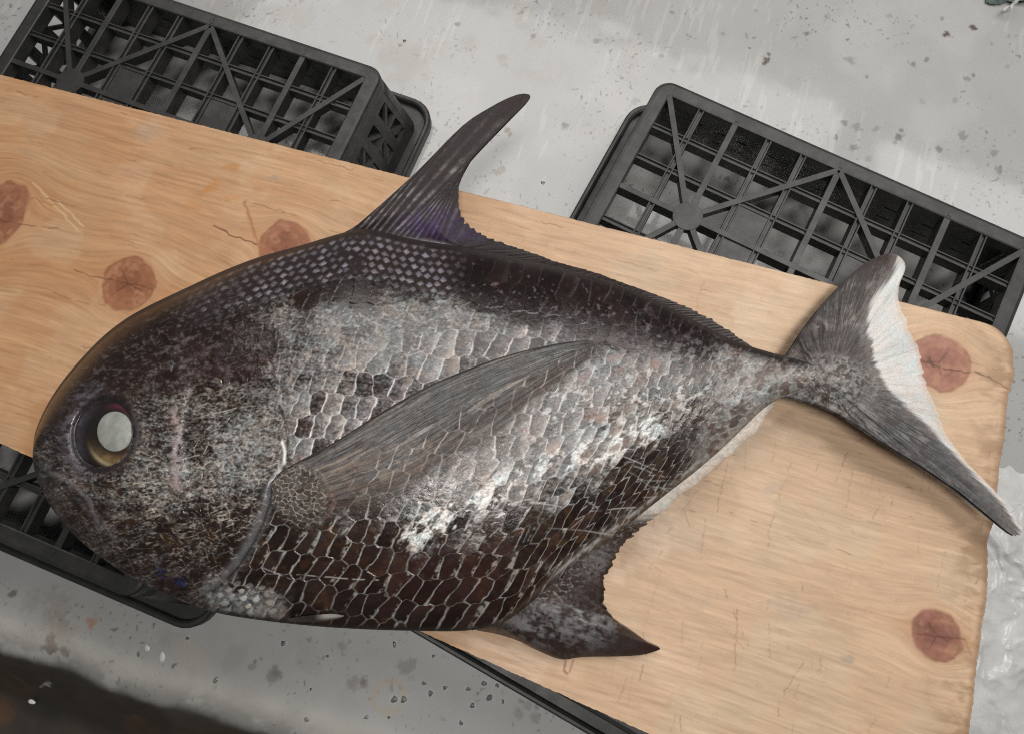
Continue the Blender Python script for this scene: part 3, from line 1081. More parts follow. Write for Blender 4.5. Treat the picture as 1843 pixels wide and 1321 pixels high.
OPER = [(470, 690), (492, 715), (505, 750), (512, 790), (512, 830), (500, 852), (487, 870), (480, 905), (468, 940), (448, 980), (425, 1015), (398, 1045), (368, 1066)]
PREOP = [(345, 700), (338, 760), (332, 820), (345, 880), (330, 930), (280, 965), (225, 975)]
JAW = [(66, 842), (95, 868), (125, 895), (150, 925), (172, 955), (196, 975)]
JAW2 = [(90, 850), (130, 868), (160, 900), (175, 940)]
EYEC = (188, 782)


def eye_r(px, py):
    a = math.radians(12)
    dx, dy = px - EYEC[0], py - EYEC[1]
    ex, ey = dx * math.cos(a) + dy * math.sin(a), -dx * math.sin(a) + dy * math.cos(a)
    return np.hypot(ex / 55, ey / 64), ex, ey


PECF = None


def pect_scales(px, py):
    """shared lattice co-ordinates of the big flank scales, from photo position"""
    return px, py


SCR = []
_rs = random.Random(12)
for _ in range(46):
    z = _rs.random()
    if z < .45:
        x, y, an, ln = _rs.uniform(900, 1200), _rs.uniform(790, 960), _rs.gauss(12, 14), _rs.uniform(30, 110)
    elif z < .7:
        x, y, an, ln = _rs.uniform(560, 980), _rs.uniform(640, 760), _rs.gauss(-8, 8), _rs.uniform(30, 120)
    elif z < .85:
        x, y, an, ln = _rs.uniform(260, 480), _rs.uniform(740, 930), _rs.gauss(5, 30), _rs.uniform(15, 50)
    else:
        x, y, an, ln = _rs.uniform(760, 1100), _rs.uniform(880, 1000), _rs.gauss(-35, 15), _rs.uniform(30, 90)
    an = math.radians(an)
    SCR.append(((x, y), (x + ln * math.cos(an), y + ln * math.sin(an)), _rs.uniform(.25, .8)))
SCR.append(((535, 1035), (680, 1042), .9))
SCR.append(((470, 1020), (540, 1050), .6))


_LS = np.linspace(0, 1, 1500)


def flank_lattice(px, py, s, v):
    """row / column co-ordinates of the large flank scales"""
    if not hasattr(flank_lattice, 'tab'):
        xd, xv = pch(_LS, KS, KD), pch(_LS, KS, KV)
        yd, yv = curve_at(DOR, xd), curve_at(VEN, xv)
        arc = np.concatenate([[0], np.cumsum(np.hypot(np.diff((xd + xv) / 2), np.diff((yd + yv) / 2)))])
        w = np.interp(_LS, [0, .2, .3, .42, .62, .72, .82, .9, 1], [20, 21, 23, 28, 32, 30, 21, 16, 12])
        h = np.interp(_LS, [0, .2, .3, .42, .62, .72, .82, .9, 1], [22, 24, 32, 42, 46, 40, 24, 17, 13])
        flank_lattice.tab = (np.concatenate([[0], np.cumsum(np.diff(arc) / w[1:])]), np.hypot(xd - xv, yd - yv) / h)
    ta, tb = flank_lattice.tab
    wa = fbm(px / 45, py / 45, 3, 301) - .5
    wb = fbm(px / 45, py / 45, 3, 305) - .5
    wc = fbm(px / 9, py / 9, 2, 309) - .5
    A = np.interp(s, _LS, ta) + (v - .5) * 2.0 + 7.0 * np.maximum(0, v - .5) ** 1.6 + .45 * wa + .10 * wc
    Bc = (v - .5) * np.interp(s, _LS, tb) + .45 * wb + .12 * wc
    return A, Bc


def skin(px, py, s, v, dep, arc, wall_d):
    """colour, roughness and relief (metres) of the fish skin"""
    da = v * dep
    fl = fields(px, py)
    film, edge, purp = fl[..., 0], fl[..., 1], fl[..., 2]
    er, ex, ey = eye_r(px, py)
    # large flank scales
    wa = fbm(px / 45, py / 45, 3, 301) - .5
    wb = fbm(px / 45, py / 45, 3, 305) - .5
    wc = fbm(px / 9, py / 9, 2, 309) - .5
    A0 = arc_at(.18, arc) / 30
    A, Bc = flank_lattice(px, py, s, v)
    F1, F2, la, lb, r1, r2, upr = vor(A, Bc, .24, 7, 1.40, True)
    e = F2 - F1
    lw = (.045 + .060 * vnoise(px / 22, py / 22, 311) ** 2) * (.6 + .5 * upr)
    eline = np.exp(-(e / lw) ** 2)
    eline *= .55 + .45 * upr
    # keep the vertical/posterior sides strongest, break some
    eline *= .50 + .50 * sst(.28, .55, vnoise(px / 16, py / 16, 313))
    headm = sst(.0, 26, wall_d)                       # behind the gill cover: 1
    # head: small crumpled scales and fibres
    Fh, Fh2, ha, hb, hr1, hr2 = vor(px / 17 + 1.1 * wa, py / 15 + 1.1 * wb, .75, 17, 1.0)
    eh = np.exp(-((Fh2 - Fh) / .085) ** 2) * sst(.35, .6, vnoise(px / 14, py / 14, 315))
    fib = sst(.80, .93, ridged(px / 16 + 2 * wa, py / 9, 2, 317)) * .8
    st_a = sst(.60, .76, fbm(px * .955 / 13 - py * .295 / 13 + wb, (py * .955 + px * .295) / 3.0 + 2 * wa, 3, 359)) * sst(.40, .62, fbm(px / 24, py / 20, 3, 361))
    st_b = sst(.62, .78, fbm(px * .8 / 12 + py * .6 / 12, (py * .8 - px * .6) / 2.8 + 2 * wb, 3, 363)) * sst(.45, .65, fbm(px / 20, py / 22, 3, 365))
    fur = fbm(px / 4.2, py / 3.2, 3, 321)
    fur2 = fbm(px / 9, py / 7, 3, 325)
    fur3 = fbm(px / 26, py / 18, 4, 327)
    # dark brown ground
    col = np.broadcast_to(rgb(.0155, .0088, .0068), px.shape + (3,)).copy()
    up = sst(620, 480, py - .12 * px + 90)
    col = mixc(col, rgb(.025, .0145, .0125), sst(.3, .7, fur3))
    amber = sst(.55, .8, fbm(px / 20, py / 16, 3, 331)) * sst(650, 760, py)
    col = mixc(col, rgb(.055, .028, .012), amber * .6)
    red = np.exp(-(((px - 800) / 160) ** 2 + ((py - 1030) / 70) ** 2)) + np.exp(-(((px - 1020) / 80) ** 2 + ((py - 1090) / 40) ** 2))
    col = mixc(col, rgb(.042, .014, .011), np.clip(red, 0, 1) * .5)
    fore = sst(260, 120, px) * sst(760, 640, py)
    col = mixc(col, rgb(.036, .017, .012), fore * .8)
    col = mixc(col, rgb(.060, .034, .042), np.clip(purp, 0, 1) * .55 * sst(.35, .65, fur2))
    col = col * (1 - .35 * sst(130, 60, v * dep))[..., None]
    # per scale tone
    col = col * (1 + headm * (.9 * (r1 - .5)))[..., None]
    # grey slime film with sheen painted in, patchy and broken by fine texture
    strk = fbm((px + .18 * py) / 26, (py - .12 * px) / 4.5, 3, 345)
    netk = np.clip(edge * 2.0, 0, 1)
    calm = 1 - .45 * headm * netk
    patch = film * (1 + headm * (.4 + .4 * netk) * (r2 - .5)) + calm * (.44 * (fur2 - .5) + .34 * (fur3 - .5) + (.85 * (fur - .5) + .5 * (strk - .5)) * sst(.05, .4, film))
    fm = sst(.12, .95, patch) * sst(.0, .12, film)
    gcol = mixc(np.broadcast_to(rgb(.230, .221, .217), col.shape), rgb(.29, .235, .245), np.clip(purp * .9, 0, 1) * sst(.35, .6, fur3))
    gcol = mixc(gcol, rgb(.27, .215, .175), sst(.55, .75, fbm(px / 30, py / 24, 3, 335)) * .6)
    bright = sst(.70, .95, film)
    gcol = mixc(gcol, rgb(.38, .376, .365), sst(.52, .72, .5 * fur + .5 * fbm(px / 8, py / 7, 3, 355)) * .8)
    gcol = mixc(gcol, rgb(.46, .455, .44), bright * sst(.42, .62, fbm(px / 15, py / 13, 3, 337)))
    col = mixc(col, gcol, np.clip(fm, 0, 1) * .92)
    dkf = sst(.60, .76, fbm(px / 6.5, py / 5, 3, 347)) * sst(.15, .4, film)
    col = mixc(col, rgb(.030, .024, .021), dkf * .65 * (1 - .5 * headm))
    # highlight painted per scale: darker where it slips under, paler towards its free edge
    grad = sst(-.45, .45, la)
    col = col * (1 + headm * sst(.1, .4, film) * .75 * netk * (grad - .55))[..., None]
    band = np.exp(-((pdist(px + 30 * wb, py + 40 * wa, [(740, 965), (840, 915), (930, 868), (1010, 830), (1070, 812), (1130, 785), (1170, 765)]) - 4) / 24) ** 2)  # lamp highlight along the flank, painted as pale flecks
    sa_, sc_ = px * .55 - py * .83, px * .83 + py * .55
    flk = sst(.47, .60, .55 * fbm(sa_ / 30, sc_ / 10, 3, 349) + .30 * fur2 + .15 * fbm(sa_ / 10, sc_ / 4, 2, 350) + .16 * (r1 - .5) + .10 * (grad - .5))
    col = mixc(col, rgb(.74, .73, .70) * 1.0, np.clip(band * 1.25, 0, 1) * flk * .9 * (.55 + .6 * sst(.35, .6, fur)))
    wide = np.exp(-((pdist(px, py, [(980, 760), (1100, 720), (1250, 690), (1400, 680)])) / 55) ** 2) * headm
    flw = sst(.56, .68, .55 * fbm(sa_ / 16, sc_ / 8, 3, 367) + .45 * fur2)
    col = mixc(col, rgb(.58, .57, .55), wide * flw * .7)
    # brownish middles of the rear flank scales
    ctr = sst(.55, .30, F1) * sst(.45, .7, r1 + .5 * (fur2 - .5)) * sst(.40, .55, film) * sst(900, 1040, px) * (1 - bright * .7)
    col = mixc(col, mixc(np.broadcast_to(rgb(.085, .058, .048), col.shape), rgb(.27, .19, .155), r2), ctr * headm * .75)
    # white glints painted along the rear corner of the belly scales
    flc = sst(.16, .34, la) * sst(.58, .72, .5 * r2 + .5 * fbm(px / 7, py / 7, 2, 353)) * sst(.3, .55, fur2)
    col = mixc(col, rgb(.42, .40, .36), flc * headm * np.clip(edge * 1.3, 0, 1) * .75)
    # silvery whole scales where the painted highlight is strongest
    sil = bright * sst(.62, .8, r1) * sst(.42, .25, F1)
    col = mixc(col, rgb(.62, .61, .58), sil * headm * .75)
    # margins
    em = np.clip(edge, 0, 1)
    pale = mixc(mixc(np.broadcast_to(rgb(.40, .39, .37), col.shape), rgb(.66, .65, .63), sst(.15, .55, film)), rgb(.50, .40, .40), np.clip(purp, 0, 1) * .8)
    col = mixc(col, pale, np.clip(eline * em * 1.7, 0, 1) * headm * (.70 + .5 * fur))
    hcol = rgb(.42, .39, .34)
    col = mixc(col, hcol, np.clip((eh * .48 * sst(.42, .6, fur3 + .15 * sst(330, 400, px)) + fib * .35 + .8 * st_a + .6 * st_b + .5 * sst(.62, .78, fur) * sst(.4, .6, fur3)) * np.clip(em * 1.5 + film * .35, 0, 1), 0, 1) * (1 - headm))
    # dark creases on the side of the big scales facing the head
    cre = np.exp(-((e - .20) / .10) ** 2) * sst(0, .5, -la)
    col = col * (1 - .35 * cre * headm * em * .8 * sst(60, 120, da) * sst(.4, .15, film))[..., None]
    # nape: rows of small raised scales, their lilac highlights put into the colour
    da = v * dep
    na = arc_at(s, arc) / 16.5 + .25 * wa
    nb = da / 12.5 + .2 * wb
    G1, G2, ga, gb, q1, q2 = vor(na + .25 * wc, nb + .25 * wc, .32, 27, 1.0)
    nm = sst(7, 16, da) * sst(100, 66, da + 40 * (fur3 - .5)) * sst(300, 380, px) * sst(850, 780, px)
    knob = sst(.50, .14, np.abs(ga + .05) * .9 + np.abs(gb + .04) * .9)
    knob *= (.35 + .65 * q1) * sst(.18, .44, fur3 + .25 * (fur2 - .5))
    ncol = mixc(np.broadcast_to(rgb(.026, .019, .018), col.shape), rgb(.24, .225, .265), knob * (.25 + .75 * sst(330, 520, px)))
    col = mixc(col, ncol, nm)
    # dark back after the nape: soft scale blotches
    bk = sst(120, 70, da) * sst(780, 880, px)
    col = mixc(col, col * .55 + rgb(.006, .004, .004), bk * .8)
    spk = sst(.70, .82, fbm(px / 7, py / 7, 2, 341)) * bk * sst(10, 30, da)
    col = mixc(col, rgb(.16, .13, .14), spk * .5)
    # peduncle: small arcs
    pdm = sst(.84, .91, s)
    P1, P2, pa_, pb_, p1, p2 = vor(arc_at(s, arc) / 16 + .9 * wa + .2 * wc, (v - .5) * dep / 14 + .9 * wb + .2 * wc, .7, 37, 1.0)
    pe = np.exp(-((P2 - P1) / .20) ** 2) * sst(.25, .55, fur2 + .3 * (pa_ > 0) - .1)
    col = mixc(col, mixc(mixc(np.broadcast_to(rgb(.11, .080, .070), col.shape), rgb(.27, .255, .245), sst(.3, .75, p1 * .6 + fur2 * .5) * .8), rgb(.45, .44, .43), pe * .5 * sst(.35, .6, fur2)) * (.55 + .9 * fur)[..., None],
               pdm * sst(6, 22, da))
    # scratches
    sc = np.zeros(px.shape)
    for (x0, y0), (x1, y1), k in SCR:
        bx = (px > min(x0, x1) - 6) & (px < max(x0, x1) + 6) & (py > min(y0, y1) - 6) & (py < max(y0, y1) + 6)
        if bx.any():
            d = pdist(px[bx] + 2 * wc[bx], py[bx] + 6 * wa[bx], [(x0, y0), (x1, y1)])
            sc[bx] = np.maximum(sc[bx], np.exp(-(d / .95) ** 2) * k * sst(.2, .5, vnoise(px[bx] / 10, py[bx] / 10, 351)))
    col = mixc(col, rgb(.52, .51, .49), sc * .8)
    # gill cover margin: smooth pale-grey membrane with a white tip
    od = pdist(px + 5 * wc, py, OPER)
    memb = np.exp(-((od - 2) / 8.5) ** 2) * sst(850, 880, py)
    col = mixc(col, rgb(.17, .165, .175), memb * .6)
    up_ = np.exp(-(od / 5) ** 2) * sst(870, 840, py) * sst(700, 740, py)
    col = mixc(col, rgb(.22, .21, .21), up_ * .12)
    wt = np.exp(-(pdist(px, py, [(508, 795), (513, 812), (512, 832)]) / 2.6) ** 2)
    col = mixc(col, rgb(.80, .79, .75), wt)
    wt = np.exp(-(pdist(px, py, [(508, 836), (496, 852), (488, 866)]) / 4.5) ** 2)
    col = mixc(col, rgb(.50, .49, .49), wt * .35)
    slit = np.exp(-((wall_d - 6) / 3.0) ** 2) * sst(700, 760, py)
    col = mixc(col, rgb(.012, .009, .008), slit * .75)
    # pinkish scrape in front of the cheek
    sk = np.exp(-(pdist(px + 14 * wa, py, [(312, 742), (322, 780), (316, 830), (312, 872)]) / 7) ** 2) * sst(.35, .55, fur2)
    col = mixc(col, rgb(.36, .29, .29), sk * .8)
    fst = np.clip(sst(.56, .72, .5 * fur + .5 * fur2) + .6 * st_a, 0, 1) * sst(520, 440, px) * sst(760, 700, py) * sst(10, 40, da)
    col = mixc(col, rgb(.13, .105, .105), fst * .5)
    # lips
    jd = pdist(px, py, JAW)
    col = mixc(col, rgb(.10, .095, .105), np.exp(-((jd - 13) / 7) ** 2) * .35 * sst(.3, .6, fur2))
    col = mixc(col, rgb(.015, .011, .010), np.exp(-(jd / 2.2) ** 2) * .5 * sst(.3, .6, fur2))
    jd2 = pdist(px, py, JAW2)
    col = mixc(col, rgb(.19, .18, .18), np.exp(-(jd2 / 4) ** 2) * .5)
    # blue glint on the throat
    bl = np.exp(-(pdist(px, py, [(285, 1030), (312, 1042), (330, 1050)]) / 9) ** 2) * sst(.52, .62, fbm(px / 5, py / 4, 2, 361))
    col = mixc(col, rgb(.025, .04, .16), bl * .6)
    # white triangular throat scales
    tm = np.exp(-(((px - 438) / 62) ** 2 + ((py - 1078 - (px - 438) * .12) / 26) ** 2) ** 1.5)
    T1, T2, ta, tb, t1, t2 = vor(px / 23 + py / 60 + .5 * wa, py / 13 - px / 90 + .5 * wb, .35, 47, .8)
    tri = sst(.10, .26, T2 - T1) * sst(.1, .4, t1) * sst(-.30, .0, ta - .6 * np.abs(tb))
    col = mixc(col, mixc(np.broadcast_to(rgb(.05, .05, .058), col.shape), rgb(.66, .65, .58), tri * (.5 + .5 * t2)), np.clip(tm * 1.3, 0, 1) * sst(.25, .5, .5 * tri + .6 * fur2) * .95)
    # eye surround: grey-blue folded skin in front, dark socket
    ring = np.exp(-((er - 1.00) / .13) ** 2)
    col = mixc(col, rgb(.020, .015, .017), ring * .9)
    fold = np.exp(-((er - 1.28) / .20) ** 2) * sst(10, -40, ex)
    col = mixc(col, rgb(.115, .105, .125), fold * (.15 + .75 * sst(.3, .65, fur2)))
    # belly and back rims run dark
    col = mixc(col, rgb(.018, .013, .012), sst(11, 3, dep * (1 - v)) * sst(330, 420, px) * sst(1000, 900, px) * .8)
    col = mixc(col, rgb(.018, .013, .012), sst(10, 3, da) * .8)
    # pale slime line along the anal fin base
    sl_ = np.exp(-((dep * (1 - v) - 16) / 5.0) ** 2) * sst(980, 1020, px) * sst(1330, 1250, px) * sst(.38, .6, fbm(px / 20, py / 20, 3, 371))
    col = mixc(col, rgb(.45, .45, .45), sl_ * .8)
    # roughness
    rough = .27 + .30 * np.clip(fm, 0, 1) - .06 * (1 - film) + .20 * (fur - .5)
    rough = rough - .10 * sil * headm - .1 * knob * nm
    rimd = np.minimum(da, dep - da)
    rough = np.where(rimd < 9, np.maximum(rough, .72 - .04 * rimd), rough)
    # relief
    mm = .001
    tilt = (la * 1.0 + la * (r1 - .5) * 1.3 + lb * (r2 - .5) * 1.5)
    rel = headm * (1 - nm) * (1 - pdm) * sst(50, 110, da) * (1.0 - .82 * sst(.15, .40, film)) * .8 * mm * (tilt + .45 * eline * em)
    rel += (1 - headm) * .55 * mm * (ha * (hr1 - .3) + hb * (hr2 - .5) + .35 * eh) * sst(.03, .2, film)
    rel += .55 * mm * (fur - .5) * (.12 + .55 * fm) + .55 * mm * (fur2 - .5) * (.25 + fm)
    rel += nm * .75 * mm * knob
    rel += pdm * .5 * mm * (pa_ * (.6 + .8 * (p1 - .5)) + pb_ * (p2 - .5))
    rel += 1.6 * mm * tri * tm * .5
    # anatomy
    rel += (.4 + 2.0 * sst(840, 880, py)) * mm * sst(10, -8, wall_d) * sst(470, 520, px + .45 * (py - 690)) * sst(690, 760, py)
    rel += .5 * mm * memb
    pdp = pdist(px + 22 * wa + 8 * wc, py + 22 * wb, PREOP)
    rel -= 1.3 * mm * np.exp(-(pdp / 11) ** 2)
    rel += .4 * mm * np.exp(-((pdp - 14) / 11) ** 2)
    rel -= 1.4 * mm * np.exp(-(pdist(px, py, [(350, 705), (400, 690), (450, 692), (480, 712)]) / 7) ** 2)
    rel -= .8 * mm * np.exp(-(jd / 4) ** 2)
    rel += .7 * mm * np.exp(-((jd - 14) / 10) ** 2)
    rel += 1.2 * mm * np.exp(-(jd2 / 9) ** 2)
    rel -= 5.0 * mm * sst(1.22, .92, er)
    rel += .3 * mm * np.exp(-((er - 1.22) / .14) ** 2)
    rel += .35 * mm * fold * np.sin(er * 26 + 4 * wa)
    chk = np.exp(-(((px - 300) / 80) ** 2 + ((py - 850) / 60) ** 2))
    rel += 3 * mm * chk
    col = tint(col, px, py, .30, 401)
    return np.clip(col, .004, .85), np.clip(rough, .16, .75), rel


def arc_at(s, arc):
    return np.interp(s, np.linspace(0, 1, len(arc)), arc)


OPD = smooth_poly(OPER, 200, 1)


def behind_gill(px, py):
    """signed distance in photo pixels to the gill opening: >0 on the flank"""
    up = [(560, 420), (500, 560), (470, 640)] + OPER + [(330, 1090), (300, 1140)]
    d = pdist(px, py, up)
    p = np.array(up, float)
    xe = np.interp(py, p[:, 1], p[:, 0])
    return np.where(px > xe, d, -d)


def T_of(s):
    return pch(s, KS, np.array([.22, .45, .68, .98, 1.42, 1.64, 1.72, 1.66, 1.48, 1.18, .82, .50, .34]))


def zc_of(s):
    return pch(s, KS, np.array([1.15, 1.18, 1.2, 1.25, 1.3, 1.33, 1.35, 1.34, 1.3, 1.24, 1.15, 1.05, .98]))


def prof(v):
    return np.maximum(0, 1 - np.abs(2 * v - 1) ** 2.3) ** .62


def surf_h(s, v):
    return zc_of(s) + T_of(s) * prof(v)


def build_body(root):
    ns, nv = 1250, 600
    s1 = np.linspace(0, 1, ns)
    s1 = s1 ** 1.08
    xd, xv = pch(s1, KS, KD), pch(s1, KS, KV)
    yd, yv = curve_at(DOR, xd), curve_at(VEN, xv)
    v1 = np.linspace(0, 1, nv)
    v1 = v1 + .06 * np.sin(2 * np.pi * v1) / (2 * np.pi) * -1
    Sg, Vg = np.meshgrid(s1, v1, indexing='xy')            # rows: v, cols: s
    px = xd[None] * (1 - Vg) + xv[None] * Vg
    py = yd[None] * (1 - Vg) + yv[None] * Vg
    mx, my = (xd + xv) / 2, (yd + yv) / 2
    arc = np.concatenate([[0], np.cumsum(np.hypot(np.diff(mx), np.diff(my)))])
    dep = np.hypot(xd - xv, yd - yv)[None] + 0 * Sg
    wd = behind_gill(px, py)
    # resample arc on uniform s for arc_at
    arcu = np.interp(np.linspace(0, 1, ns), s1, arc)
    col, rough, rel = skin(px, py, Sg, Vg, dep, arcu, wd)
    h = surf_h(Sg, Vg)
    z = zu(h) + rel * np.minimum(1, prof(Vg) * 2.2)
    top = U(px, py, z)
    # underside rings, sharing the rim
    K = 14
    und = np.zeros((K, ns, 3))
    a, b = top[-1], top[0]
    for k in range(K):
        t = (k + 1) / (K + 1)
        p = a * (1 - t) + b * t
        zz = zu(zc_of(s1) - T_of(s1) * prof(np.full(ns, t)))
        p[:, 2] = np.maximum(ZB + .0012, np.minimum(zz, p[:, 2]))
        und[k] = p
    co = np.concatenate([top, und], 0)
    me = mesh_np('fish_body', co, grid_faces(nv + K, ns, close_r=True, flip=True))
    uc = np.broadcast_to(np.array([.03, .022, .02, .4]), (K, ns, 4))
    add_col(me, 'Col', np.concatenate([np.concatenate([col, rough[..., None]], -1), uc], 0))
    link('body', me, m_skin, root)


def fin_sheet(name, px, py, h, thick, col, rough, alpha, root, close=False):
    """double-sided fin from a photo-space grid: h = height in cell units, thick in cell units"""
    nr, nc = px.shape
    t = U(px, py, zu(h + thick / 2))
    b = t.copy()
    b[..., 2] -= thick * S
    b[..., 2] = np.minimum(np.maximum(b[..., 2], ZB + .0004 if name != 'x' else -1), t[..., 2] - .00002)
    f = grid_faces(nr, nc, close_r=close)
    me = mesh_np(name, np.concatenate([t.reshape(-1, 3), b.reshape(-1, 3)]), np.concatenate([f, f[:, ::-1] + nr * nc]))
    col = tint(col, px, py, .22, 421)
    c = np.concatenate([np.clip(col, .004, .9), np.clip(rough, .12, .8)[..., None]], -1)
    c2 = c.copy()
    add_col(me, 'Col', np.concatenate([c.reshape(-1, 4), c2.reshape(-1, 4)]))
    at = me.attributes.new('Alpha', 'FLOAT', 'POINT')
    at.data.foreach_set('value', np.ascontiguousarray(np.concatenate([alpha.ravel(), alpha.ravel()]), np.float32))
    return link(name, me, m_fin, root)


def body_h_px(px, py):
    """height of the body surface (cell units) under photo positions, by nearest s, v"""
    s1 = np.linspace(0, 1, 400)
    xd, xv = pch(s1, KS, KD), pch(s1, KS, KV)
    yd, yv = curve_at(DOR, xd), curve_at(VEN, xv)
    # iterate: v from current s, s from current v
    s = np.clip((px - 60) / 1420, 0, 1)
    v = np.full(px.shape, .5)
    for _ in range(40):
        a = np.interp(s, s1, xd), np.interp(s, s1, yd)
        b = np.interp(s, s1, xv), np.interp(s, s1, yv)
        dx, dy = b[0] - a[0], b[1] - a[1]
        v = np.clip(((px - a[0]) * dx + (py - a[1]) * dy) / (dx * dx + dy * dy), 0, 1)
        cx = a[0] + dx * v
        s = np.clip(s + (px - cx) / 1700, 0, 1)
    return surf_h(s, v), s, v


def build_dorsal(root):
    base = smooth_poly([(615, 424), (640, 428), (680, 434), (735, 436), (798, 446), (866, 456), (951, 476), (1058, 501), (1140, 529), (1194, 554), (1248, 582), (1297, 609), (1352, 630)], 700, 1)
    edge = smooth_poly([(618, 420), (640, 408), (661, 390), (692, 363), (740, 319.6), (770, 290), (806, 252), (842, 218), (878, 196), (910, 178.5), (938, 168.5), (957, 171), (948, 185), (937, 196), (910, 218), (884, 240),
                        (862, 266), (842, 298), (830, 320), (824, 341), (825, 368), (832, 397), (854, 416), (891, 433), (939, 450), (975, 462), (1004, 473), (1064, 488), (1118, 508.5), (1180, 530), (1221, 546.5),
                        (1262, 565.5), (1303, 587.5), (1330, 609), (1356, 626)], 1100, 1)
    nc = 900
    t = np.linspace(0, 1, nc)
    # where on the base each edge point roots
    eb = np.interp(t, [0, .10, .30, .365, .50, .60, .66, 1], [0, .03, .09, .12, .22, .27, .31, 1])
    bi = np.stack([np.interp(eb, np.linspace(0, 1, 700), base[:, k]) for k in (0, 1)], 1)
    ei = np.stack([np.interp(t, np.linspace(0, 1, 1100), edge[:, k]) for k in (0, 1)], 1)
    # ragged trailing edge
    rag = sst(.37, .40, t) * (1.0 - .3 * sst(.6, .7, t))
    jit = (vnoise(t * 260, t * 0, 3) - .5) * 7 * rag + (np.abs(np.mod(t * 95, 1) - .5) - .25) * 8 * rag
    dirv = ei - bi
    ln = np.hypot(*dirv.T)[:, None] + 1e-6
    ei = ei + dirv / ln * jit[:, None] * np.minimum(1, ln / 25)
    nr = 120
    r = np.linspace(0, 1, nr)[:, None]
    px = bi[:, 0] * (1 - r) + ei[:, 0] * r
    py = bi[:, 1] * (1 - r) + ei[:, 1] * r
    R = r + 0 * px
    tt = t[None] + 0 * px
    ll = ln.T + 0 * px
    ray = np.mod(eb[None] * 62 + .15 * fbm(px / 60, py / 60, 2, 2), 1)
    rayp = np.exp(-((ray - .5) / .20) ** 2)
    fur = fbm(px / 5, py / 5, 3, 3)
    f2 = fbm(px / 22, py / 22, 3, 5)
    col = np.broadcast_to(rgb(.014, .009, .009), px.shape + (3,)).copy()
    col = mixc(col, rgb(.026, .015, .014), f2)
    lobe = sst(.42, .30, eb)[None] + 0 * px
    # scaly silver streaks between the rays
    seg = sst(.35, .62, vnoise(ll * R / 11, np.floor(eb[None] * 62) * 7.3 + 0 * px, 7)) * sst(.3, .6, f2 + .2 * (fur - .5))
    stk = np.exp(-((ray - .5) / .17) ** 2) * (.35 + .65 * seg)
    zone = np.exp(-(((px - 735) / 75) ** 2 + ((py - 375) / 48) ** 2)) + .9 * np.exp(-(((px - 822) / 28) ** 2 + ((py - 305) / 30) ** 2)) + .35 * np.exp(-(((px - 870) / 60) ** 2 + ((py - 235) / 40) ** 2) * 2)
    zone += .5 * np.exp(-(((px - 690) / 60) ** 2 + ((py - 405) / 30) ** 2))
    col = mixc(col, rgb(.30, .285, .275), np.clip(zone, 0, 1) * stk * .9 * lobe * sst(.2, .5, fur + .1))
    pur = np.exp(-(((px - 775) / 48) ** 2 + ((py - 402) / 26) ** 2)) + .5 * np.exp(-(((px - 850) / 60) ** 2 + ((py - 420) / 14) ** 2))
    col = mixc(col, rgb(.045, .020, .095), np.clip(pur, 0, 1) * .7 * sst(.3, .6, f2 + .1))
    col = mixc(col, rgb(.20, .17, .24), np.clip(pur, 0, 1) * stk * .35)
    col = col * .8
    # pale fleshy line at the base
    bl = np.exp(-((R * ll - 4) / 5) ** 2) * sst(660, 720, px) * sst(1380, 1180, px)
    col = mixc(col, rgb(.21, .21, .22), bl * (.35 + .7 * fur))
    scl = sst(700, 660, px) * sst(.5, .1, R)
    # ray lines in the low rear part
    rear = sst(.36, .5, eb)[None] + 0 * px
    rl = np.exp(-((np.mod(eb[None] * 75 - R * 1.2, 1) - .5) / .14) ** 2)
    col = mixc(col, rgb(.13, .115, .105), rl * rear * sst(1120, 1200, px) * .7)
    col = col * (.6 + .8 * fur)[..., None]
    rough = .38 + .2 * (f2 - .5) - .08 * stk * np.clip(zone, 0, 1)
    # height: hugs the back, tall lobe droops a little outward
    hb = 1.12 - .24 * eb
    h = np.broadcast_to(hb[None], px.shape) - R * (ll / 330) * .25 + .007 * (rayp - .5) * sst(0, .2, R)
    h = h + sst(.25, 0, R) * .16
    th = .05 + .13 * (1 - R) ** 2
    fin_sheet('dorsal_fin', px, py, h, th, col, rough, np.ones(px.shape), root)


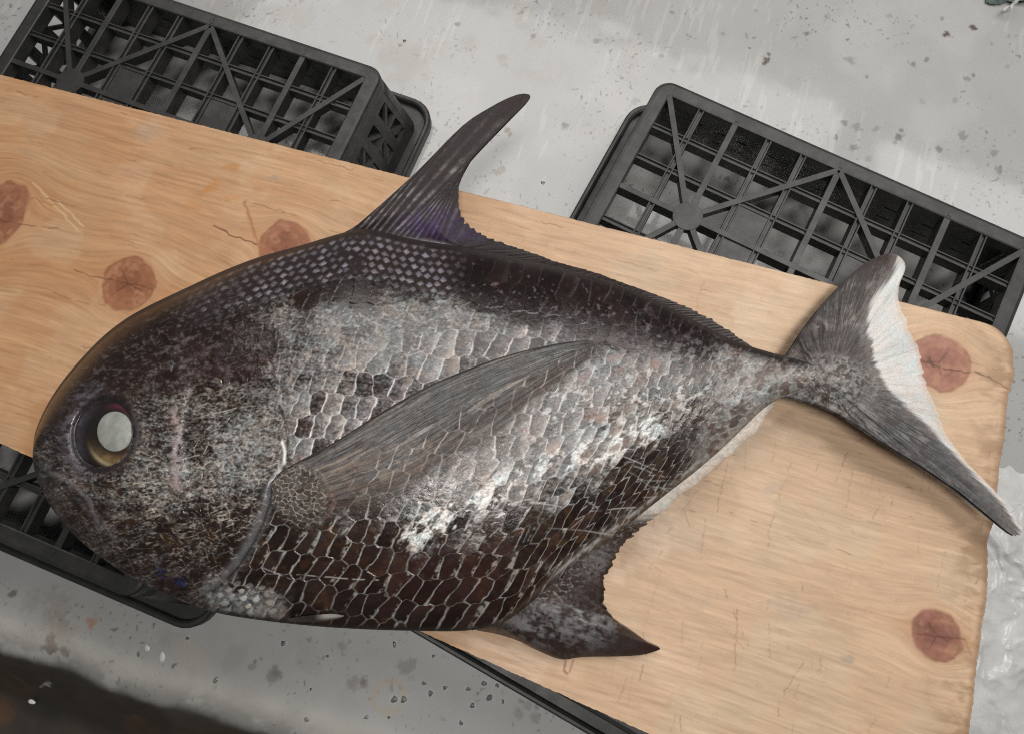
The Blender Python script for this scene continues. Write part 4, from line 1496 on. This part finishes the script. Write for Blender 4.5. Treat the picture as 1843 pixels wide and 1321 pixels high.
def build_anal(root):
    base = smooth_poly([(860, 1122), (892, 1112), (925, 1086), (970, 1045), (1020, 1001), (1070, 964), (1130, 919), (1190, 871), (1240, 833), (1290, 790), (1330, 751), (1358, 724), (1380, 711)], 600, 1)
    edge = smooth_poly([(858, 1134), (895, 1140), (933, 1152), (955, 1164), (976, 1174), (1000, 1184), (1017, 1187), (1042, 1182), (1070, 1181), (1102, 1181), (1130, 1180), (1158, 1178), (1178, 1172), (1191, 1167), (1178, 1160), (1163, 1154),
                        (1134, 1132), (1115, 1121), (1102, 1110), (1092, 1097), (1086, 1084), (1088, 1060), (1085, 1043), (1095, 1026), (1105, 1004), (1122, 978), (1150, 952), (1185, 925), (1222, 893), (1265, 862), (1310, 822), (1350, 786), (1376, 756), (1396, 726)], 1000, 1)
    nc = 760
    t = np.linspace(0, 1, nc)
    eb = np.interp(t, [0, .12, .25, .36, .40, .50, .58, .66, 1], [0, .04, .10, .14, .17, .26, .34, .44, 1])
    bi = np.stack([np.interp(eb, np.linspace(0, 1, 600), base[:, k]) for k in (0, 1)], 1)
    ei = np.stack([np.interp(t, np.linspace(0, 1, 1000), edge[:, k]) for k in (0, 1)], 1)
    rag = sst(.42, .46, t)
    jit = ((np.abs(np.mod(t * 60, 1) - .5) - .25) * 9 + (vnoise(t * 200, t * 0, 31) - .5) * 5) * rag * sst(.74, .66, t) + (fbm(t * 34, t * 0, 2, 32) - .5) * 9 * sst(.66, .74, t)
    dv = ei - bi
    ln = np.hypot(*dv.T)[:, None] + 1e-6
    ei = ei + dv / ln * jit[:, None] * np.minimum(1, ln / 30)
    nr = 110
    r = np.linspace(0, 1, nr)[:, None]
    px = bi[:, 0] * (1 - r) + ei[:, 0] * r
    py = bi[:, 1] * (1 - r) + ei[:, 1] * r
    R = r + 0 * px
    ll = ln.T + 0 * px
    fur = fbm(px / 4.5, py / 4.5, 3, 33)
    f2 = fbm(px / 20, py / 16, 3, 35)
    f3 = fbm(px / 36 + py / 80, py / 12 - px / 40, 3, 36)
    col = np.broadcast_to(rgb(.034, .022, .020), px.shape + (3,)).copy()
    grey = np.exp(-(((px - 1010) / 75) ** 2 + ((py - 1125) / 42) ** 2)) + .6 * np.exp(-(((px - 1080) / 50) ** 2 + ((py - 1120) / 20) ** 2)) + .5 * np.exp(-(((px - 940) / 50) ** 2 + ((py - 1120) / 25) ** 2))
    grey = np.clip(grey, 0, 1) * sst(.35, .62, .6 * f2 + .4 * f3 + .25 * (fur - .5))
    col = mixc(col, rgb(.17, .165, .165), grey * .85)
    w = sst(.64, .78, f3) * np.exp(-(((px - 1050) / 80) ** 2 + ((py - 1110) / 40) ** 2))
    col = mixc(col, rgb(.30, .30, .30), w * .6)
    # small pale-edged scales along the base
    G1, G2, ga, gb, q1, q2 = vor(eb[None] * 46 + 1.2 * f2, R * ll / 12 + 1.2 * f3, .8, 39)
    ed = np.exp(-((G2 - G1) / .14) ** 2)
    sc = sst(75, 40, R * ll + 12 * (f2 - .5)) * sst(.08, .16, eb)[None] * sst(.62, .5, eb)[None]
    col = mixc(col, col * (.6 + .9 * q1)[..., None], sc)
    col = mixc(col, rgb(.32, .30, .29), ed * sc * .55 * sst(.35, .6, fur))
    gsc = np.exp(-(((px - 1075) / 40) ** 2 + ((py - 1010) / 35) ** 2))
    col = mixc(col, rgb(.22, .21, .215), gsc * .55 * (1 - ed))
    tip = sst(1140, 1185, px)
    col = mixc(col, rgb(.030, .012, .010), tip * .8)
    dk = sst(.86, .97, R) * rag[None]
    col = mixc(col, rgb(.016, .011, .010), dk * .9 * sst(1130, 1090, px - .0 * py))
    # rear strip: dusky, then a pale translucent margin
    rear = sst(.44, .54, eb)[None] + 0 * px
    col = mixc(col, rgb(.10, .095, .095) * 1.0, rear * .8)
    mg = sst(.22, .40, R + .25 * (f2 - .5)) * rear
    col = mixc(col, rgb(.70, .64, .57), mg)
    col = col * (.72 + .56 * fur)[..., None]
    alpha = np.where(mg > .02, 1 - .08 * mg, 1.0)
    rough = .40 + .2 * (f2 - .5)
    hb = np.interp(eb, [0, .1, .2, .5, 1], [1.1, 1.05, 1.0, .98, .92])[None]
    h = hb * (1 - R) ** .8 + np.interp(eb, [0, .2, .45, 1], [.15, .08, .55, .60])[None] * R + .03
    h = h + .02 * (f2 - .5) * sst(0, .3, R)
    fin_sheet('anal_fin', px, py, h, .04 + .06 * (1 - R), col, rough, alpha, root)


def build_tail(root):
    outer = smooth_poly([(1402, 652), (1419, 634), (1442, 597), (1471, 559), (1505, 521), (1538, 488), (1567, 467.5), (1592, 457.5), (1609, 456), (1622, 464), (1630, 476), (1629, 489), (1618, 512), (1616, 538), (1623, 563), (1634, 577), (1630, 590),
                         (1646, 613), (1657, 638), (1663, 675), (1671, 700), (1688, 746), (1705, 784), (1730, 821), (1767, 859), (1800, 892), (1817, 925), (1830, 940), (1841, 950), (1838, 963), (1825, 965), (1800, 946), (1755, 905),
                         (1713, 875.5), (1651, 834), (1588, 796), (1546, 767), (1505, 742), (1463, 725.6), (1430, 716), (1400, 712), (1392, 690), (1402, 652)], 1100, 1)
    cx, cy = 1490, 688
    na, nr = 1100, 170
    o = outer.copy()
    ang0 = np.linspace(0, 1, na)
    rear = sst(.30, .33, ang0) * sst(.66, .62, ang0)
    jj = ((vnoise(ang0 * 220, ang0 * 0, 43) - .5) * 5 + (fbm(ang0 * 60, ang0 * 0, 2, 44) - .5) * 7) * rear
    dv = o - np.array([cx, cy])
    ln = np.hypot(*dv.T)[:, None]
    o = o + dv / ln * jj[:, None]
    r = (np.linspace(0, 1, nr) ** .8)[:, None]
    px = cx * (1 - r) + o[:, 0] * r
    py = cy * (1 - r) + o[:, 1] * r
    R = r + 0 * px
    # boundary between dark and white
    WB = [(1612, 440), (1614, 474), (1602, 498), (1588, 514), (1567, 542), (1562, 572), (1562, 609), (1572, 645), (1580, 670), (1590, 690), (1617, 721), (1671, 764), (1713, 815), (1776, 882), (1812, 922), (1830, 950), (1850, 975)]
    wp = np.array(smooth_poly(WB, 160, 1))
    d = pdist(px, py, [tuple(p) for p in wp[::4]])
    xe = np.interp(py, wp[:, 1], wp[:, 0])
    th_ = np.arctan2(py - cy, px - cx)
    comb = 14 * (fbm(th_ * 16, R * 2, 3, 45) - .5) + 5 * (vnoise(th_ * 190, R * 3, 46) - .5)
    sd = np.where(px > xe, d, -d) + comb
    fur = fbm(px / 4.5, py / 4.5, 3, 47)
    f2 = fbm(px / 16, py / 16, 3, 48)
    streak = fbm(th_ * 60, R * 5, 4, 49)
    st2 = fbm(th_ * 130, R * 12, 3, 50)
    col = np.broadcast_to(rgb(.050, .040, .036), px.shape + (3,)).copy()
    low = sst(690, 760, py)
    col = mixc(col, rgb(.075, .072, .073), low)
    col = mixc(col, rgb(.13, .12, .113), sst(.45, .75, streak) * .5)
    col = mixc(col, rgb(.025, .019, .017), sst(.52, .75, st2) * .45 * sst(60, 130, np.hypot(px - cx, py - cy)))
    col = mixc(col, rgb(.24, .23, .225), sst(.5, .72, .4 * fbm(px / 34, py / 22, 4, 52) + .6 * fbm(th_ * 90, R * 16, 4, 54)) * .65 * sst(1750, 1650, px))
    # scaly grey base
    G1, G2, ga, gb, q1, q2 = vor(px / 8 + 1.5 * f2, py / 7 + 1.5 * f2, .8, 53)
    ed = np.exp(-((G2 - G1) / .2) ** 2)
    bs = sst(95, 45, np.hypot((px - 1490) * .95, (py - 690) * (1 + .5 * (py < 690))) + 30 * (f2 - .5))
    bcol = mixc(np.broadcast_to(rgb(.10, .09, .085), col.shape), rgb(.27, .26, .255), sst(.3, .8, q1) * .8)
    bcol = mixc(bcol, rgb(.40, .39, .38), ed * .5 * sst(.35, .6, fur))
    bcol = bcol * (.6 + .8 * fbm(px / 12, py / 10, 3, 58))[..., None]
    col = mixc(col, bcol, bs * .9)
    gp = np.exp(-(((px - 1478) / 15) ** 2 + ((py - 588) / 10) ** 2)) * sst(.35, .55, f2)
    col = mixc(col, rgb(.40, .37, .37), gp * .9)
    # dark leading edge
    fe = sst(.90, .99, R) * (sst(.31, .28, ang0)[None] + .6 * sst(.70, .74, ang0)[None])
    col = mixc(col, rgb(.020, .014, .013), np.clip(fe, 0, 1) * .85)
    upd = sst(520, 470, py) * (1 - sst(-3, 3, sd))
    col = mixc(col, rgb(.030, .018, .016), upd * .7)
    dkb = sst(640, 600, py) * sst(1530, 1450, px)
    col = mixc(col, rgb(.030, .022, .020), dkb * .6)
    # white margin
    wcol = mixc(np.broadcast_to(rgb(.58, .575, .555), col.shape), rgb(.46, .45, .44), sst(.52, .7, streak) * .5)
    wcol = mixc(wcol, rgb(.60, .64, .63), sst(540, 480, py) * .8)
    outm = sst(.90, 1.0, R)
    wcol = mixc(wcol, rgb(.70, .58, .50), outm * .5)
    fold = np.exp(-((np.mod(th_ * 7.3 + .4 * f2, 1) - .5) / .05) ** 2) * sst(.45, .6, vnoise(th_ * 9, R * 0, 57))
    wcol = mixc(wcol, rgb(.48, .43, .40), fold * .5)  # fold shadows painted into the white margin
    wm = sst(-3, 6, sd)
    mid = np.exp(-((sd + 4) / 10) ** 2)
    col = mixc(col, rgb(.22, .20, .195), mid * .4)
    col = mixc(col * (.68 + .64 * fur)[..., None], wcol * (.94 + .12 * fur)[..., None], wm)
    rough = .42 + .15 * (f2 - .5)
    alpha = 1 - .40 * wm * sst(.93, 1.0, R)
    # height: peduncle in the middle, lobes arch and droop to the tips
    dist = np.hypot(px - cx, py - cy)
    ph, _, _ = body_h_px(px, py)
    hs = .98 - .40 * sst(60, 330, dist) + .10 * sst(60, 130, dist) * sst(1500, 1600, px)
    core = sst(75, 10, dist)
    h = hs + .30 * sst(70, 0, dist)
    h = h + .018 * (np.sin(th_ * 46 + 4 * f2) * .5) * sst(.35, .7, R) * sst(1.0, .7, R) + .06 * np.sin(th_ * 9 + 1) * sst(.3, 1, R)
    h = h + .02 * (ga * (q1 - .2)) * bs
    fin_sheet('tail_fin', px, py, h, .05 + .40 * (1 - R) ** 1.5 + .05 * (1 - wm), col, rough, alpha, root, close=False)


def build_pectoral(root):
    up = [(488, 868), (500, 852), (525, 836), (560, 818), (600, 797), (640, 771), (700, 733), (760, 699), (810, 677), (860, 657), (910, 640), (960, 627), (1010, 617), (1055, 612), (1096, 614)]
    lo = [(500, 935), (540, 962), (575, 958), (600, 940), (640, 938), (700, 930), (760, 905), (820, 862), (870, 822), (920, 782), (965, 742), (1005, 706), (1040, 675), (1070, 645), (1096, 620)]
    n = 760
    a, b = smooth_poly(up, n, 2), smooth_poly(lo, n, 2)
    nr = 200
    r = np.linspace(0, 1, nr)[:, None]
    px = a[:, 0] * (1 - r) + b[:, 0] * r
    py = a[:, 1] * (1 - r) + b[:, 1] * r
    R = r + 0 * px
    t = np.linspace(0, 1, n)[None] + 0 * px
    h, s, v = body_h_px(px, py)
    # rays converge on the fleshy base
    ox, oy = 520, 885
    th_ = np.arctan2(py - oy, px - ox)
    rad = np.hypot(px - ox, py - oy)
    fur = fbm(px / 5, py / 5, 3, 61)
    f2 = fbm(px / 24, py / 18, 3, 63)
    al = R * 95 + .9 * f2
    r1 = fbm(R * 26 + .6 * f2, t * 7, 3, 65)
    r2 = fbm(R * 62, t * 18, 3, 66)
    r3 = fbm(R * 120, t * 26, 2, 67)
    col = np.broadcast_to(rgb(.085, .080, .078), px.shape + (3,)).copy()
    lowr = sst(.40, .85, R)
    col = mixc(col, rgb(.115, .072, .062), lowr * sst(.15, .5, f2))
    col = mixc(col, rgb(.035, .029, .027), sst(.50, .68, r2) * .75)
    col = mixc(col, rgb(.24, .215, .185), sst(.56, .78, r1) * .7)
    col = mixc(col, rgb(.27, .26, .25), sst(.62, .82, r3) * .45)
    spk = sst(.68, .78, vnoise(px / 2.4 + py / 9, py / 2.2, 68)) * sst(.42, .6, f2)
    col = mixc(col, rgb(.022, .018, .016), spk * .6 * sst(620, 720, px))
    warm = np.exp(-(((px - 700) / 120) ** 2 + ((py - 850) / 50) ** 2))
    col = mixc(col, rgb(.17, .105, .075), warm * .45 * sst(.4, .6, r1))
    yl = np.exp(-(pdist(px, py, [(640, 900), (700, 845), (770, 800)]) / 9) ** 2) * sst(.4, .65, f2)
    col = mixc(col, rgb(.36, .31, .23), yl * .5)
    # scale margins showing through the wet membrane
    A, Bc = flank_lattice(px, py, s, v)
    F1, F2, la, lb, q1, q2, upr = vor(A, Bc, .24, 7, 1.40, True)
    el = np.exp(-((F2 - F1) / .06) ** 2) * (.4 + .6 * upr) * (.3 + .7 * sst(.3, .55, vnoise(px / 15, py / 15, 70)))
    sh = sst(.28, .55, R + .14 * (f2 - .5)) * sst(610, 660, px)
    col = mixc(col, rgb(.50, .41, .39), el * sh * .95)
    # fleshy scaled base
    G1, G2, ga, gb, g1, g2 = vor((px * .85 - py * .5) / 12 + 1.2 * f2, (px * .5 + py * .85) / 7.5 + 1.2 * f2, .8, 71)
    ge = np.exp(-((G2 - G1) / .15) ** 2)
    bm = sst(96, 80, np.hypot((px - 505) * 1.0, (py - 905) * 1.15) + 8 * (f2 - .5))
    bcol = mixc(np.broadcast_to(rgb(.045, .034, .028), col.shape), rgb(.13, .115, .105), g1 * .6)
    bcol = mixc(bcol, rgb(.30, .27, .235), ge * .75 * sst(.3, .6, fur))
    col = mixc(col, bcol, bm)
    rm = np.exp(-((np.hypot((px - 505), (py - 905) * 1.15) - 94) / 6) ** 2) * sst(870, 900, py)
    col = mixc(col, rgb(.34, .19, .15), rm * .6 * sst(.3, .6, fur))
    # dark upper spine
    col = mixc(col, rgb(.030, .024, .021), sst(.045, .012, R) * .9)
    col = mixc(col, rgb(.20, .195, .19), np.exp(-((R - .075) / .022) ** 2) * .4)
    col = col * (.72 + .56 * fur)[..., None]
    lower = sst(1.0, .40, R + .20 * (f2 - .5) + .10 * (r1 - .5))
    alpha = (lower * .88 + .12 * lower ** 3) * sst(1.0, .90, t + .08 * (f2 - .5) + .05 * (r1 - .5))
    alpha = np.maximum(alpha, bm * sst(1, .93, R))
    rough = .40 + .15 * (f2 - .5) - .08 * sst(.56, .78, r1)
    hh = h + .055 + .05 * sst(.10, .0, R) * sst(0, .1, t) * sst(1, .9, t) + .02 * (r1 - .5) + .015 * (r2 - .5) + .10 * bm * sst(1, .7, R) - .055 * sst(.9, 1.0, R)
    hh = hh + .012 * bm * (ga * .8 + (g1 - .5) * gb)
    hh = hh - .03 * sst(.02, 0, R)
    fin_sheet('pectoral_fin', px, py, hh, .03 + .02 * (1 - R), col, rough, alpha, root)


def build_pelvic(root):
    up = [(520, 1112), (545, 1108), (575, 1105), (600, 1104), (617, 1107)]
    lo = [(520, 1117), (545, 1119), (575, 1119), (600, 1116), (618, 1110)]
    a, b = smooth_poly(up, 90, 1), smooth_poly(lo, 90, 1)
    r = np.linspace(0, 1, 16)[:, None]
    px = a[:, 0] * (1 - r) + b[:, 0] * r
    py = a[:, 1] * (1 - r) + b[:, 1] * r
    R = r + 0 * px
    t = np.linspace(0, 1, 90)[None] + 0 * px
    h, s, v = body_h_px(px, py)
    col = mixc(np.broadcast_to(rgb(.05, .045, .04), px.shape + (3,)), rgb(.66, .65, .61), sst(.45, .7, t) * sst(.95, .3, R))
    fin_sheet('pelvic_fin', px, py, h + .13 * (1 - R) + .02, .05 + 0 * px, col, .3 + 0 * px, np.ones(px.shape), root)


def build_eye(root):
    na, nr = 160, 70
    an = np.linspace(0, 2 * np.pi, na, endpoint=False)[:, None]
    r = np.linspace(0.002, 1.03, nr)[None]
    a = math.radians(12)
    ex, ey = 55 * r * np.cos(an), 64 * r * np.sin(an)
    px = EYEC[0] + ex * math.cos(a) - ey * math.sin(a)
    py = EYEC[1] + ex * math.sin(a) + ey * math.cos(a)
    h, s, v = body_h_px(px, py)
    h0, _, _ = body_h_px(np.array([[EYEC[0]]], float), np.array([[EYEC[1]]], float))
    R = r + 0 * px
    dome = .30 * np.sqrt(np.maximum(0, 1.12 - R ** 2))
    z = zu(h - .30 + dome)
    fur = fbm(px / 7, py / 7, 3, 81)
    ang = np.arctan2(py - 776, px - 208)
    pr = np.hypot((px - 209) / 33, (py - 776) / 38)
    col = np.broadcast_to(rgb(.018, .014, .013), px.shape + (3,)).copy()
    gold = np.exp(-((pr - 1.42) / .26) ** 2) * np.exp(-((ang - 1.75) / .62) ** 2)
    col = mixc(col, rgb(.26, .17, .075), gold * (.35 + .9 * fur))
    gl = np.exp(-((pr - 1.62) / .10) ** 2) * np.exp(-((ang - 2.0) / .45) ** 2)
    col = mixc(col, rgb(.50, .42, .25), gl * .7)
    red = np.exp(-((pr - 1.22) / .14) ** 2) * np.exp(-((ang + 1.25) / .5) ** 2)
    col = mixc(col, rgb(.13, .025, .045), red * .8)
    bl = sst(-12, -40, ex) * sst(.55, .85, R)
    col = mixc(col, rgb(.055, .050, .066), bl * (.2 + .8 * fur))
    am = np.exp(-((pr - 1.25) / .2) ** 2) * np.exp(-((ang - .9) / .5) ** 2)
    col = mixc(col, rgb(.08, .035, .014), am * .8)
    me = mesh_np('fish_eye', U(px, py, z), grid_faces(na, nr, close_r=True))
    add_col(me, 'Col', col)
    eye = link('eye', me, m_eye, root)
    # clouded lens: a shallow disc cut straight at the back
    nr2 = 40
    r = np.linspace(0.002, 1.0, nr2)[None]
    px = 207 + 32 * r * np.cos(an)
    py = 776 + 36 * r * np.sin(an)
    px = np.minimum(px, 236.5 - .0012 * (py - 765) ** 2)
    R = r + 0 * px
    h, s, v = body_h_px(px, py)
    _er, e1, e2 = eye_r(px, py)
    z = zu(h - .30 + .30 * np.sqrt(np.maximum(0, 1.12 - _er ** 2)) + .03 * np.sqrt(np.maximum(0, 1.0 - R ** 2)) + .002)
    me = mesh_np('fish_lens', U(px, py, z), grid_faces(na, nr2, close_r=True))
    link('lens', me, m_lens, eye)


def build_fish():
    c = U(700, 780, ZB)
    root = empty('fish', (0, 0, 0))
    tag(root, 'large dark deep-bodied fish with a clouded eye lying on the wooden board', 'fish')
    build_body(root)
    build_dorsal(root)
    build_anal(root)
    build_tail(root)
    build_pectoral(root)
    build_pelvic(root)
    build_eye(root)
    root.location = (c[0], c[1], ZB)
    inv = Matrix.Translation(Vector((-c[0], -c[1], -ZB)))
    for o in root.children:
        o.matrix_parent_inverse = inv
    return root


build_fish()


# ------------------------------------------------------------------ small things
def build_film():
    n, m = 200, 300
    a = np.linspace(0, 1, n)[:, None]
    b = np.linspace(0, 1, m)[None]
    px = 1700 + 400 * a + 0 * b - 60 * (b - .3)
    py = 845 + 780 * b + 0 * a
    px = px + 30 * (fbm(px / 50, py / 50, 3, 101) - .5)
    py = py + 60 * (fbm(px / 60, py / 60 + 3, 3, 103) - .5)
    w = U(px, py, 0)
    X, Y = w[..., 0], w[..., 1]
    rg = ridged(X * 20 + 1.4 * fbm(X * 22, Y * 22, 3, 104), Y * 13 + 1.2 * fbm(X * 20 + 5, Y * 20, 3, 106), 4, 105)
    rg2 = ridged(X * 70 + 1.2 * fbm(X * 40, Y * 40, 2, 108), Y * 48, 4, 109)
    z = .001 + (.024 * np.maximum(0, rg - .3) ** 2 + .0025 * (rg2 - .3) ** 2) * sst(0, .12, b) * sst(0, .1, a) + .0025 * fbm(X * 60, Y * 60, 2, 107)
    me = mesh_np('film', np.stack([X, Y, np.maximum(z, .0008)], -1), grid_faces(n, m, flip=True))
    o = link('plastic_sheet', me, m_film)
    tag(o, 'crumpled silvery plastic sheet on the floor past the board end', 'plastic sheet')


build_film()


def blob_mesh(name, seed, flat, wob=.25, n=14, k=8):
    rs = random.Random(seed)
    ph = [rs.uniform(0, 6.28) for _ in range(4)]
    an = np.linspace(0, 2 * np.pi, n, endpoint=False)[:, None]
    el = np.linspace(0, np.pi / 2, k)[None]
    rad = 1 + wob * (np.sin(2 * an + ph[0]) * .6 + np.sin(3 * an + ph[1]) * .4)
    x = np.cos(an) * np.cos(el) * rad
    y = np.sin(an) * np.cos(el) * rad
    z = np.sin(el) * flat + 0 * an
    co = np.stack([x, y, z], -1).reshape(-1, 3)
    f = [list(r) for r in grid_faces(n, k, close_r=True)]
    me = bpy.data.meshes.new(name)
    me.from_pydata([tuple(c) for c in co], [], f + [[i * k for i in range(n)][::-1]])
    me.update()
    for p in me.polygons:
        p.use_smooth = True
    return me


def build_drops():
    pts = [(510, 1157, 6), (314, 1197, 6), (389, 1224, 7), (553, 1292, 7), (710, 1159, 5), (710, 1258, 6), (727, 1258, 6), (879, 1255, 4), (871, 1229, 5), (895, 1233, 4), (881, 1255, 6), (775, 1247, 5), (850, 1269, 5),
           (843, 1239, 4), (763, 1229, 4), (801, 1237, 4), (250, 1177, 5), (338, 1148, 4), (830, 1300, 4), (905, 1262, 4), (660, 1290, 4), (590, 1180, 3), (620, 1300, 3), (780, 1180, 3), (728, 75, 4), (977, 330, 4), (700, 1290, 3), (560, 1240, 3)]
    ms = [blob_mesh('drop', i, .5) for i in range(3)]
    for me in ms:
        me.materials.append(m_water)
    rs = random.Random(3)
    for i, (x, y, r) in enumerate(pts):
        o = bpy.data.objects.new('water_drop', ms[i % 3])
        C.objects.link(o)
        w = U(x, y, 0)
        o.location = (w[0], w[1], .0004)
        k = r * .00050
        o.scale = (k, k * rs.uniform(.7, 1), k)
        o.rotation_euler = (0, 0, rs.uniform(0, 6))
        tag(o, 'clear round water drop standing on the grey floor', 'water drop', 'water drops on the grey floor')
    fm = blob_mesh('flake', 9, .12, .15)
    fm.materials.append(m_white)
    for x, y, sx, sy, a, lab in ((293, 1181, 5, 9, .2, 'elongated white fish scale on the floor, lower left'), (266, 1165, 5, 6, 0, 'small round white fish scale beside the longer one on the floor'),
                                 (58, 1262, 7, 4, .3, 'white fish scale lying alone in the dark gutter')):
        o = bpy.data.objects.new('fish_scale', fm)
        C.objects.link(o)
        z = 0.0 if y < 1240 else -.05
        w = U(x, y, z)
        o.location = (w[0], w[1], z + .0006)
        o.scale = (sx * .00052, sy * .00052, .0012 / .12)
        o.rotation_euler = (0, 0, -a)
        tag(o, lab, 'fish scale', 'loose white fish scales')


build_drops()


def build_net():
    n, m = 60, 40
    a = np.linspace(0, 1, n)[:, None]
    b = np.linspace(0, 1, m)[None]
    px = 1772 + 200 * a + 0 * b
    py = 8 - 130 * b + 8 * a + 10 * (fbm(px / 14, 0 * px, 3, 111) - .5) * (1 - b)
    w = U(px, py, 0)
    X, Y = w[..., 0], w[..., 1]
    z = .002 + .012 * ridged(X * 40, Y * 40, 3, 113) * sst(0, .2, b + .3 * a)
    me = mesh_np('net', np.stack([X, Y, z], -1), grid_faces(n, m, flip=False))
    o = link('netting', me, m_green)
    tag(o, 'scrap of dark green netting at the top right corner', 'netting')
    cu = MB()
    pts = [U(x, y, .006) for x, y in ((1803, 22), (1815, 18), (1822, 10), (1829, 4))]
    for p, q in zip(pts[:-1], pts[1:]):
        cu.bar((p[0], p[1]), (q[0], q[1]), .0035, .008, .0145)
    me = cu.mesh('strip', 1.0)
    o = link('white_strand', me, m_white)
    tag(o, 'short white strand lying across the green netting', 'strand')


build_net()
